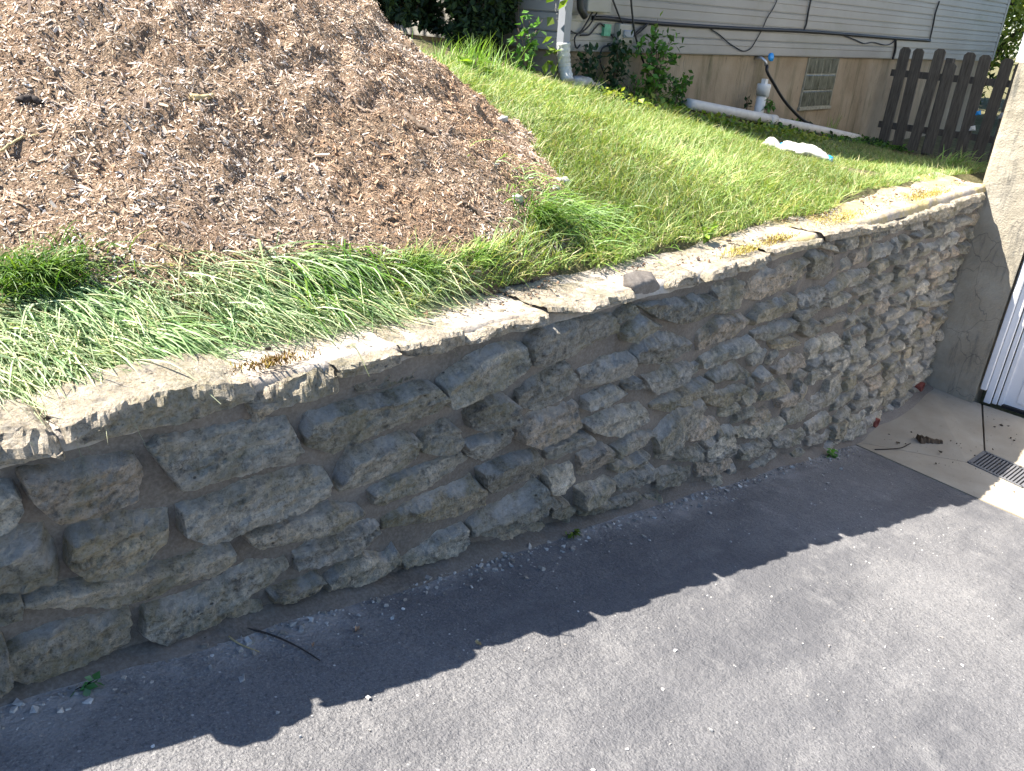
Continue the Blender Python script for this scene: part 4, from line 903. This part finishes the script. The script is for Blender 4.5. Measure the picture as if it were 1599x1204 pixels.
def clump(px, py, n, length, spread, az0, azs, lean, pal, label, width=(0.003, 0.006), h=(0.6, 1.0), gr=(0.4, 0.9), z=None):
    p = on_ground(px, py); r = np.abs(RNG.normal(size=n)) * spread; a = RNG.uniform(0, 6.28, n); x, y = p[0] + r * np.cos(a) * 1.5, p[1] + r * np.sin(a) * 0.8
    V, F, C_ = blades(np.stack([x, y, ground_z(x, y) - 0.004], 1), RNG.uniform(*length, n), RNG.uniform(*width, n), az0 + RNG.normal(size=n) * azs, RNG.uniform(*lean, n), RNG.uniform(*h, n), RNG.uniform(*gr, n), 6,
                      pal[RNG.choice(len(pal), n)] * RNG.uniform(0.8, 1.2, (n, 1)), edge_floor)
    return tag(add('grass_clump', V, F, M['grass'], None, True, C_), label, 'grass clump')
DK = np.array([[0.06, 0.13, 0.018], [0.09, 0.17, 0.025], [0.13, 0.2, 0.03]]); PL = 1.9 * np.array([[0.165, 0.225, 0.108], [0.125, 0.185, 0.075], [0.24, 0.29, 0.168], [0.085, 0.145, 0.055]]); FR = 1.4 * np.array([[0.13, 0.23, 0.04], [0.18, 0.27, 0.06], [0.1, 0.18, 0.03]])
clump(55, 440, 700, (0.12, 0.26), 0.07, -1.0, 1.6, (0.3, 0.8), DK, 'dark green grass clump at the far left edge of the chip pile')
clump(115, 470, 260, (0.2, 0.34), 0.05, -1.2, 0.45, (0.5, 0.9), PL, 'whitish long bladed grass clump just below the dark green one', (0.004, 0.008), (0.15, 0.45), (0.5, 1.0))
clump(230, 520, 320, (0.16, 0.34), 0.08, -0.9, 0.4, (0.5, 0.95), PL, 'drooping pale grass clump above the longest cap stone', (0.003, 0.007), (0.12, 0.42), (0.4, 0.9))
clump(405, 468, 320, (0.12, 0.28), 0.06, -1.25, 0.5, (0.5, 0.95), PL, 'long pale grass clump left of the broad bladed one at the pile front', (0.004, 0.008), (0.12, 0.42), (0.4, 0.9))
clump(515, 440, 620, (0.15, 0.31), 0.07, -1.05, 0.7, (0.5, 1.0), np.vstack([PL, DK * 1.3, DK * 1.6]), 'broad bladed grass clump arching over the wall in front of the pile', (0.004, 0.009), (0.12, 0.42), (0.4, 0.9))
clump(650, 425, 520, (0.07, 0.14), 0.045, -0.5, 0.9, (0.4, 0.9), FR, 'fine bright green grass clump right of the broad bladed one', (0.002, 0.004))
clump(748, 405, 300, (0.07, 0.14), 0.05, -0.3, 0.9, (0.4, 0.9), FR, 'loose green grass clump at the front right foot of the pile', (0.003, 0.005))
clump(905, 345, 900, (0.12, 0.26), 0.17, -0.9, 0.7, (0.5, 0.95), np.vstack([FR, PL[:2]]), 'spreading green grass clump right of the pile tip', (0.004, 0.007), (0.45, 0.8), (0.5, 0.9))
clump(845, 345, 320, (0.14, 0.24), 0.05, -1.4, 0.7, (0.4, 0.9), DK, 'darker grass clump against the right foot of the chip pile', (0.004, 0.007))
clump(930, 392, 120, (0.12, 0.22), 0.05, -0.3, 0.5, (0.6, 0.95), np.vstack([FR, [[0.36, 0.3, 0.15]]]), 'leaning grass clump with tan blades reaching over the wall top', (0.004, 0.007), (0.3, 0.6), (0.5, 0.9))
clump(745, 112, 200, (0.2, 0.38), 0.16, -0.6, 1.6, (0.2, 0.6), FR, 'tall thin grass clump at the back right edge of the chip pile', (0.004, 0.007), (0.8, 1.05), (0.15, 0.4))
clump(1295, 212, 26, (0.2, 0.42), 0.06, 0.2, 0.9, (0.3, 0.6), np.vstack([FR, [[0.3, 0.3, 0.12]]]), 'few tall grass stalks behind the white sack', (0.004, 0.008), (0.8, 1.05), (0.1, 0.3))
clump(1490, 262, 120, (0.2, 0.42), 0.16, -0.2, 1.0, (0.4, 0.8), np.vstack([FR, [[0.3, 0.3, 0.12]]]), 'tall arching grass clump in front of the fence next to the pier', (0.005, 0.009), (0.7, 1.0), (0.3, 0.7))
clump(915, 128, 240, (0.2, 0.36), 0.20, -0.5, 1.6, (0.35, 0.8), np.array([[0.38, 0.34, 0.15], [0.28, 0.3, 0.1], [0.2, 0.26, 0.07]]), 'straw coloured seed head grass clump below the downspout', (0.004, 0.008), (0.75, 1.0), (0.15, 0.5))
clump(1015, 158, 90, (0.18, 0.3), 0.10, -0.5, 1.6, (0.35, 0.8), np.array([[0.38, 0.34, 0.15], [0.28, 0.3, 0.1]]), 'straw coloured grass clump at the lawn edge by the foundation plant', (0.004, 0.008), (0.75, 1.0), (0.15, 0.5))
for (a, b), lb in ((((206, 560), (345, 631)), 'single long pale strand of grass hanging over the longest cap stone'), (((525, 540), (577, 588)), 'single pale strand of grass hanging over the short shaded cap stone')):
    p, q = on_ground(a, b - 0) if False else at_z(*(a if isinstance(a, tuple) else (a, b)), -0.93), at_y(*b, 1.85); m_ = (p + q) / 2 + [0, -0.01, 0.05]
    cv = spline([p, m_, q], 12); d = np.cross(cv[-1] - cv[0], [0, -0.6, 0.8]); d /= np.linalg.norm(d); w = np.linspace(0.004, 0.0008, 12)[:, None]
    V = np.concatenate([cv - d * w, cv + d * w, cv + [0, 0, 0.001]]); F = [[i, i + 1, 24 + i + 1, 24 + i] for i in range(11)] + [[24 + i, 24 + i + 1, 12 + i + 1, 12 + i] for i in range(11)]
    tag(add('stray_grass', V, np.array(F), M['grass'], None, True, np.tile([0.4, 0.42, 0.27], (36, 1))), lb, 'grass blade')

# ------------------------------------------------------------------ leaves, shrubs, plants, trees
def leaves(P_, size, nrm_up=0.3, asp=0.5):
    """folded pointed leaves, one four-cornered fold each"""
    n = len(P_); a = RNG.normal(size=(n, 3)); a[:, 2] -= 0.25; a /= np.linalg.norm(a, axis=1)[:, None]
    u = RNG.normal(size=(n, 3)) + [0, 0, nrm_up * 3]; b = np.cross(u, a); b /= np.linalg.norm(b, axis=1)[:, None]; c = np.cross(a, b)
    s_ = size[:, None]; V = np.stack([P_, P_ + a * s_ * 0.45 + b * s_ * asp * 0.5 + c * s_ * 0.08, P_ + a * s_, P_ + a * s_ * 0.45 - b * s_ * asp * 0.5 + c * s_ * 0.08], 1)
    return V.reshape(-1, 3), (np.arange(n)[:, None] * 4 + np.array([[0, 1, 2, 3]]))
def foliage(name, P_, size, pal, mat, parent, up=0.3, asp=0.5):
    n = len(P_); V, F = leaves(P_, size, up, asp); c = pal[RNG.choice(len(pal), n)] * RNG.uniform(0.7, 1.25, (n, 1))
    return add(name, V, F, M[mat], parent, False, np.repeat(c, 4, 0))
def shrub(c, r, n, label, size=(0.05, 0.1), pal=None, nclump=60, mat='darkleaf', name='evergreen_shrub', cat='shrub', trunk=0.05, group=None):
    c = np.array(c, float); r = np.array(r, float); z0 = gz(c[0], c[1])
    t = thing(name, label, cat, group, (c[0], c[1], z0)); off = -np.array([c[0], c[1], z0])
    d = RNG.normal(size=(nclump, 3)); d /= np.linalg.norm(d, axis=1)[:, None]; K = c + d * r * RNG.uniform(0.3, 0.95, (nclump, 1)); kr = RNG.uniform(0.16, 0.34, nclump) * r.min()
    i = RNG.choice(nclump, n); P_ = K[i] + RNG.normal(size=(n, 3)) * kr[i][:, None] * 0.6; P_ = P_[P_[:, 2] > lawn_z(P_[:, 0], P_[:, 1]) + 0.05]
    foliage('crown', P_ + off, RNG.uniform(*size, len(P_)), pal, mat, t)
    mb = MB(); base = np.array([c[0], c[1], z0 - 0.05])
    for k in range(9):
        e = K[k]; mb.tube(spline([base, base * 0.5 + e * 0.5 + [0, 0, 0.15 * r[2]], e], 8) + off, np.linspace(trunk, trunk * 0.25, 8), 6)
    mb.build('trunk', M['bark'], t, True); return t
EV = np.array([[0.022, 0.042, 0.015], [0.035, 0.06, 0.02], [0.05, 0.085, 0.025], [0.015, 0.028, 0.012]])
shrub((4.5, 6.15, 0.35), (0.85, 0.5, 1.25), 30000, 'dark evergreen shrub just behind the ridge of the chip pile', pal=EV, nclump=70)
shrub((5.06, 5.6, 0.05), (0.42, 0.28, 1.05), 15000, 'dark dense evergreen shrub against the left end of the house', pal=EV, nclump=70)
shrub((3.2, 8.6, 1.4), (2.2, 1.2, 2.2), 16000, 'tall dark evergreen bush furthest behind the chip pile', (0.08, 0.15), EV, 80, trunk=0.09)
shrub((4.6, 10.4, 1.6), (2.4, 1.2, 2.4), 12000, 'large dark evergreen beside the far end of the house side wall', (0.1, 0.18), EV, 80, trunk=0.09)
SUNNY = 1.9 * np.array([[0.13, 0.17, 0.03], [0.2, 0.23, 0.04], [0.08, 0.11, 0.025], [0.26, 0.27, 0.06]])
shrub((19.6, 6.3, 0.9), (1.7, 1.5, 2.6), 9000, 'sunlit yellow green tree beyond the fence at the end of the house', (0.09, 0.17), SUNNY, 80, 'leaf', 'garden_tree', 'tree', 0.1)
shrub((24.0, 8.6, 2.4), (3.5, 2.0, 4.2), 12000, 'large dark tree far behind the sunlit yellow green tree', (0.16, 0.3), EV * 1.6, 90, 'darkleaf', 'garden_tree', 'tree', 0.2)
shrub((19.2, 4.2, -0.6), (1.0, 1.2, 0.9), 5000, 'low dark bush behind the fence pickets next to the garage', (0.07, 0.12), EV, 50, trunk=0.04)
def plant(px, py, h, n, spread, label, size, pal, y=None, stems=5, name='leafy_plant', cat='plant', asp=0.6):
    p = at_y(px, py, y) if y else on_ground(px, py); z0 = gz(p[0], p[1]); t = thing(name, label, cat, None, (p[0], p[1], z0)); mb = MB(); P_ = []
    for k in range(stems):
        a = RNG.uniform(0, 6.28); e = np.array([math.cos(a) * spread * RNG.uniform(0.2, 1), math.sin(a) * spread * 0.35 * RNG.uniform(0.2, 1), h * RNG.uniform(0.6, 1.0)])
        cv = spline([(0, 0, -0.02), e * [0.3, 0.3, 0.6], e], 8); mb.tube(cv, np.linspace(0.006, 0.002, 8), 5); m_ = n // stems
        i = RNG.integers(1, 8, m_); P_.append(cv[i] + RNG.normal(size=(m_, 3)) * spread * [0.22, 0.12, 0.16])
    mb.build('stem', M['bark'], t, True); P_ = np.concatenate(P_); P_[:, 1] = np.minimum(P_[:, 1], 4.93 - p[1]); P_[:, 2] = np.maximum(P_[:, 2], 0.01); foliage('foliage', P_, RNG.uniform(*size, len(P_)), pal, 'leaf', t, 0.5, asp); return t
LF = np.array([[0.085, 0.2, 0.035], [0.12, 0.26, 0.04], [0.06, 0.14, 0.03]]); YL = np.array([[0.22, 0.32, 0.04], [0.17, 0.28, 0.035]]); DL = np.array([[0.02, 0.05, 0.02], [0.03, 0.07, 0.025]])
plant(1022, 148, 0.62, 330, 0.32, 'bushy bright green plant against the tan foundation', (0.05, 0.09), LF, 4.78, 9)
plant(1056, 160, 0.30, 170, 0.26, 'low green plant right of the bushy one at the foundation', (0.04, 0.08), LF, 4.74, 6)
plant(958, 134, 0.46, 240, 0.24, 'dark ivy plant climbing the foundation under the utility box', (0.05, 0.08), DL, 4.88, 7)
plant(918, 127, 0.34, 150, 0.2, 'dark leafy plant right of the downspout elbow', (0.05, 0.08), DL, 4.88, 6)
plant(990, 140, 0.22, 50, 0.2, 'small green plant between the ivy and the bushy plant', (0.04, 0.07), LF, 4.8, 5)
plant(1010, 130, 0.85, 26, 0.10, 'thin climbing plant with lime leaves along the hanging cable', (0.06, 0.10), YL, 4.86, 2)
plant(820, 118, 0.42, 90, 0.18, 'medium green plant in the shade left of the downspout', (0.06, 0.10), LF, None, 6)
plant(805, 100, 0.6, 14, 0.12, 'lime leaved sapling in front of the dark evergreen', (0.08, 0.13), YL * 0.7, None, 2)
plant(648, 75, 0.22, 18, 0.08, 'broad leaved bright green weed on the ridge of the chip pile', (0.09, 0.15), YL, None, 3, asp=0.35)
plant(742, 122, 0.15, 16, 0.09, 'broad leaved yellow green weed in the grass behind the pile', (0.10, 0.15), YL, None, 3, asp=0.35)
plant(1195, 192, 0.26, 40, 0.14, 'small green plant growing around the upright cleanout pipe', (0.05, 0.08), LF, 4.72, 4)
plant(1165, 176, 0.3, 20, 0.07, 'thin dark plant left of the upright cleanout pipe', (0.04, 0.06), DL, 4.9, 3)
plant(1106, 372, 0.06, 22, 0.05, 'bright broad leaved weed at the lawn edge above the wall', (0.04, 0.06), YL, None, 3)
# ground ivy and creepers in the bed
n = 2600; x = RNG.uniform(5.6, 12, n); y = 4.25 + RNG.random(n) * 0.7; ok = fbm(p3(x * 1.4, y * 2.2, 7), 3) > -0.02; x, y = x[ok], y[ok]
o = foliage('ground_ivy', np.stack([x, y, lawn_z(x, y) + RNG.uniform(0.0, 0.05, len(x))], 1), RNG.uniform(0.035, 0.08, len(x)), np.vstack([DL, LF]), 'leaf', None, 0.9, 0.7)
tag(o, 'dark ground ivy and creepers in the soil along the foundation', None, None, 'stuff')
n = 700; x = RNG.uniform(5.4, 8.6, n); y = 5.0 - 0.42 * (x - 5.4) * 0.35 - 0.55 + RNG.normal(size=n) * 0.09
o = foliage('yellow_groundcover', np.stack([x, y, lawn_z(x, y) + RNG.uniform(0.02, 0.09, n)], 1), RNG.uniform(0.03, 0.07, n), np.array([[0.3, 0.33, 0.05], [0.2, 0.28, 0.04]]), 'leaf', None, 0.9, 0.7)
tag(o, 'lime yellow ground cover along the back edge of the lawn', None, None, 'stuff')
# weeds at the foot of the wall
def weed(px, py, n, size, h, label, pal):
    p = at_y(px, py, 1.84); p[2] = float(zbase(p[0])); t = thing('weed', label, 'weed', None, p); mb = MB(); P_ = []
    for k in range(n):
        a = RNG.uniform(3.3, 6.1); e = np.array([math.cos(a) * h, math.sin(a) * h * 0.7, h * RNG.uniform(0.35, 0.9)]); mb.tube([(0, 0, 0), e * 0.5 + [0, 0, 0.006], e], [0.0018, 0.0014, 0.001], 5); P_.append(e)
    mb.build('stem', M['leaf'], t, True); foliage('leaves', np.array(P_), RNG.uniform(*size, n), pal, 'leaf', t, 0.9, 0.75)
weed(125, 1040, 9, (0.025, 0.04), 0.025, 'small round leaved weed at the wall foot on the far left', np.array([[0.07, 0.2, 0.06], [0.05, 0.14, 0.04], [0.14, 0.26, 0.13]]))
weed(893, 812, 26, (0.015, 0.028), 0.035, 'tiny bright green weed at the wall foot halfway along', YL * 0.6)
weed(1298, 692, 20, (0.03, 0.05), 0.05, 'green weed at the wall foot where the driveway ends', LF * 1.3)

# ------------------------------------------------------------------ small things on the paving and the wall head
def flat_leaf(p, size, ang, label, mat='deadleaf', name='dry_leaf'):
    out = [(-1, 0), (-0.5, 0.45), (0.1, 0.6), (0.55, 0.35), (1, 0.02), (0.6, -0.4), (0.05, -0.55), (-0.55, -0.35)]; c, s_ = math.cos(ang), math.sin(ang)
    v = [[0, 0, 0.004]] + [[size * (a * c - b * s_), size * (a * s_ + b * c), 0.006 + 0.012 * abs(b) * size / 0.03 + 0.004 * (i % 3)] for i, (a, b) in enumerate(out)]
    v = np.array(v); lo = v.copy(); lo[:, 2] -= 0.0015
    f = [[0, i, i % 8 + 1] for i in range(1, 9)]; f += [[9 + 0, 9 + i % 8 + 1, 9 + i] for i in range(1, 9)]
    o = link(name, mesh(name, np.concatenate([v, lo]), np.array(f), M[mat], False), None, p); o.rotation_euler.y = math.atan(0.2085); return tag(o, label, 'leaf')
def on_drive(px, py):
    r = ray(px, py); t = -1.6 / (r[2] + 0.2085 * r[0]); return r * t
flat_leaf(on_drive(557, 985), 0.013, 0.6, 'small tan dry leaf in the wall shadow on the asphalt')
flat_leaf(on_drive(746, 1007), 0.012, 2.0, 'small cream dry leaf on the sunlit asphalt near the shadow edge', 'straw')
flat_leaf(on_drive(488, 1010), 0.008, 1.0, 'tiny brown dry leaf beside the curved dark twig')
tw = [on_drive(*p) + np.array([0, 0, 0.006]) for p in ((318, 1000), (345, 987), (385, 984), (430, 996), (470, 1015), (500, 1034))]
tag(MB().tube(spline(tw, 30), np.linspace(0.0045, 0.002, 30), 6).build('twig', M['twig'], None, True), 'long dark curved twig on the asphalt at the foot of the wall', 'twig')
tw = [on_drive(*p) + np.array([0, 0, 0.005]) for p in ((357, 996), (375, 1008), (405, 1020))]
tag(MB().tube(spline(tw, 12), np.linspace(0.0035, 0.0015, 12), 5).build('straw', M['straw'], None, True), 'pale straw stem lying below the dark curved twig', 'straw')
p = at_z(1452, 690, -2.765); nu = 12
wp = thing('wood_scrap', 'dark rotted wood scrap lying on the concrete apron', 'wood scrap', None, p)
v = []
for i in range(nu):
    t_ = i / (nu - 1); w = 0.045 * (1 - 0.5 * t_) * (0.7 + 0.5 * random.random()); hgt = 0.035 * (1 - 0.55 * t_) * (0.7 + 0.6 * random.random())
    xx, yy = 0.12 * (t_ - 0.5), -0.13 * (t_ - 0.5)
    v += [[xx - w * 0.6, yy - w * 0.6, 0.001], [xx + w * 0.6, yy + w * 0.6, 0.001], [xx + w * 0.4, yy + w * 0.5, hgt], [xx - w * 0.45, yy - w * 0.3, hgt * 1.2]]
f = [[i * 4 + a, i * 4 + (a + 1) % 4, i * 4 + 4 + (a + 1) % 4, i * 4 + 4 + a] for i in range(nu - 1) for a in range(4)] + [[0, 3, 2, 1], [nu * 4 - 4, nu * 4 - 3, nu * 4 - 2, nu * 4 - 1]]
o = MB().raw(v, f).build('chunk', M['bark'], wp); o.color = (0.55, 0.5, 0.42, 1)
tw = [at_z(*p, -2.762) for p in ((1366, 702), (1390, 701), (1408, 699), (1422, 692))]
tag(MB().tube(spline(tw, 12), 0.004, 5).build('twig', M['twig'], None, True), 'thin dark twig on the concrete apron near the weep pipe', 'twig')
# grit on the asphalt and crumbs on the apron
def grit(n, x, y, z, size, pal, name, label, slope=True):
    P_ = np.stack([x, y, z + size * 0.3], 1); a = RNG.normal(size=(n, 8, 3)) * 0.25 + np.array([[sx, sy, sz] for sx in (-1, 1) for sy in (-1, 1) for sz in (-1, 1)]) * [0.75, 0.5, 0.38]
    an = RNG.uniform(0, 6.28, n); c, s_ = np.cos(an)[:, None], np.sin(an)[:, None]; a = np.stack([a[..., 0] * c - a[..., 1] * s_, a[..., 0] * s_ + a[..., 1] * c, a[..., 2]], -1)
    V = P_[:, None] + a * size[:, None, None]; F = np.array([[0, 1, 3, 2], [4, 6, 7, 5], [0, 4, 5, 1], [2, 3, 7, 6], [0, 2, 6, 4], [1, 5, 7, 3]])
    c = pal[RNG.choice(len(pal), n)] * RNG.uniform(0.8, 1.2, (n, 1))
    return tag(add(name, V.reshape(-1, 3), (np.arange(n)[:, None, None] * 8 + F).reshape(-1, 4), M['chip'], None, False, np.repeat(c, 8, 0)), label, None, None, 'stuff')
n = 1500; x = RNG.uniform(-0.2, 5.3, n); y = RNG.uniform(-1.2, 1.85, n)
grit(n, x, y, zdrive(x), RNG.gamma(2.0, 0.0011, n).clip(0.001, 0.008), np.array([[0.5, 0.48, 0.45], [0.62, 0.6, 0.57], [0.3, 0.28, 0.26]]), 'grit', 'pale grit scattered over the asphalt driveway')
n = 1500; x = RNG.uniform(-0.2, 5.5, n); y = 1.86 - RNG.gamma(1.5, 0.035, n)
grit(n, x, y, zdrive(x), RNG.gamma(2.0, 0.002, n).clip(0.001, 0.014), np.array([[0.4, 0.37, 0.33], [0.3, 0.27, 0.23], [0.5, 0.48, 0.45]]), 'mortar_crumbs', 'mortar crumbs along the foot of the wall')
n = 130; x = RNG.uniform(5.8, 7.0, n); y = RNG.uniform(0.6, 1.8, n)
grit(n, x, y, np.full(n, -2.762) + 0.02 * np.clip(x - 6.3, 0, 1) * 1.5, RNG.gamma(2.0, 0.0025, n).clip(0.002, 0.012), np.array([[0.06, 0.045, 0.035], [0.12, 0.09, 0.06]]), 'debris', 'dark crumbs of debris on the concrete apron')
# soil, bark crumbs and dry moss on the wall head
n = 2400; x = RNG.uniform(0.2, 7.0, n); y = 1.93 + RNG.beta(2, 1.6, n) * 0.3; ok = fbm(p3(x * 3.1, y * 6, 3), 3) > 0.02; x, y = x[ok], y[ok]; n = len(x)
grit(n, x, y, ztop(x) + 0.008 + 0 * x, RNG.gamma(2.0, 0.0017, n).clip(0.001, 0.011), np.array([[0.16, 0.1, 0.065], [0.3, 0.2, 0.13], [0.38, 0.28, 0.19], [0.08, 0.06, 0.05], [0.5, 0.44, 0.37]]), 'litter', 'soil crumbs and bark litter on the wall head')
def moss(px, py, r, n, pal, label):
    p = at_z(px, py, -0.96); p[1] = max(p[1], 1.97); x = p[0] + RNG.normal(size=n) * r * 1.8; y = p[1] + RNG.normal(size=n) * r * 0.6; ok = y > 1.935; x, y = x[ok], y[ok]; n = len(x)
    V, F, C_ = blades(np.stack([x, y, ztop(x) + 0.004 + 0 * x], 1), RNG.uniform(0.008, 0.026, n), RNG.uniform(0.003, 0.006, n), RNG.uniform(0, 6.28, n), RNG.uniform(0.2, 0.8, n), RNG.uniform(0.6, 1, n), RNG.uniform(0.0, 0.3, n), 2, pal[RNG.choice(len(pal), n)] * RNG.uniform(0.7, 1.2, (n, 1)))
    return tag(add('moss_cushion', V, F, M['moss'], None, True, C_), label, None, None, 'stuff')
BM = np.array([[0.2, 0.12, 0.04], [0.12, 0.07, 0.03], [0.27, 0.2, 0.05]]); YM = np.array([[0.4, 0.32, 0.09], [0.5, 0.42, 0.14], [0.3, 0.24, 0.06]])
moss(430, 568, 0.03, 420, BM, 'brown moss cushion between the two cap stones in front of the pale grass')
moss(1210, 385, 0.05, 600, YM, 'yellow moss cushion on the wall edge above the shaded cap stones')
moss(1262, 372, 0.05, 600, np.vstack([BM, YM]), 'brown and yellow moss cushion right of the yellow one on the wall edge')
moss(1490, 306, 0.10, 1200, YM, 'golden moss cushion on the wall edge close to the pier')
moss(1330, 335, 0.10, 900, YM, 'thin golden moss patch on the wall top before the long dry crack')
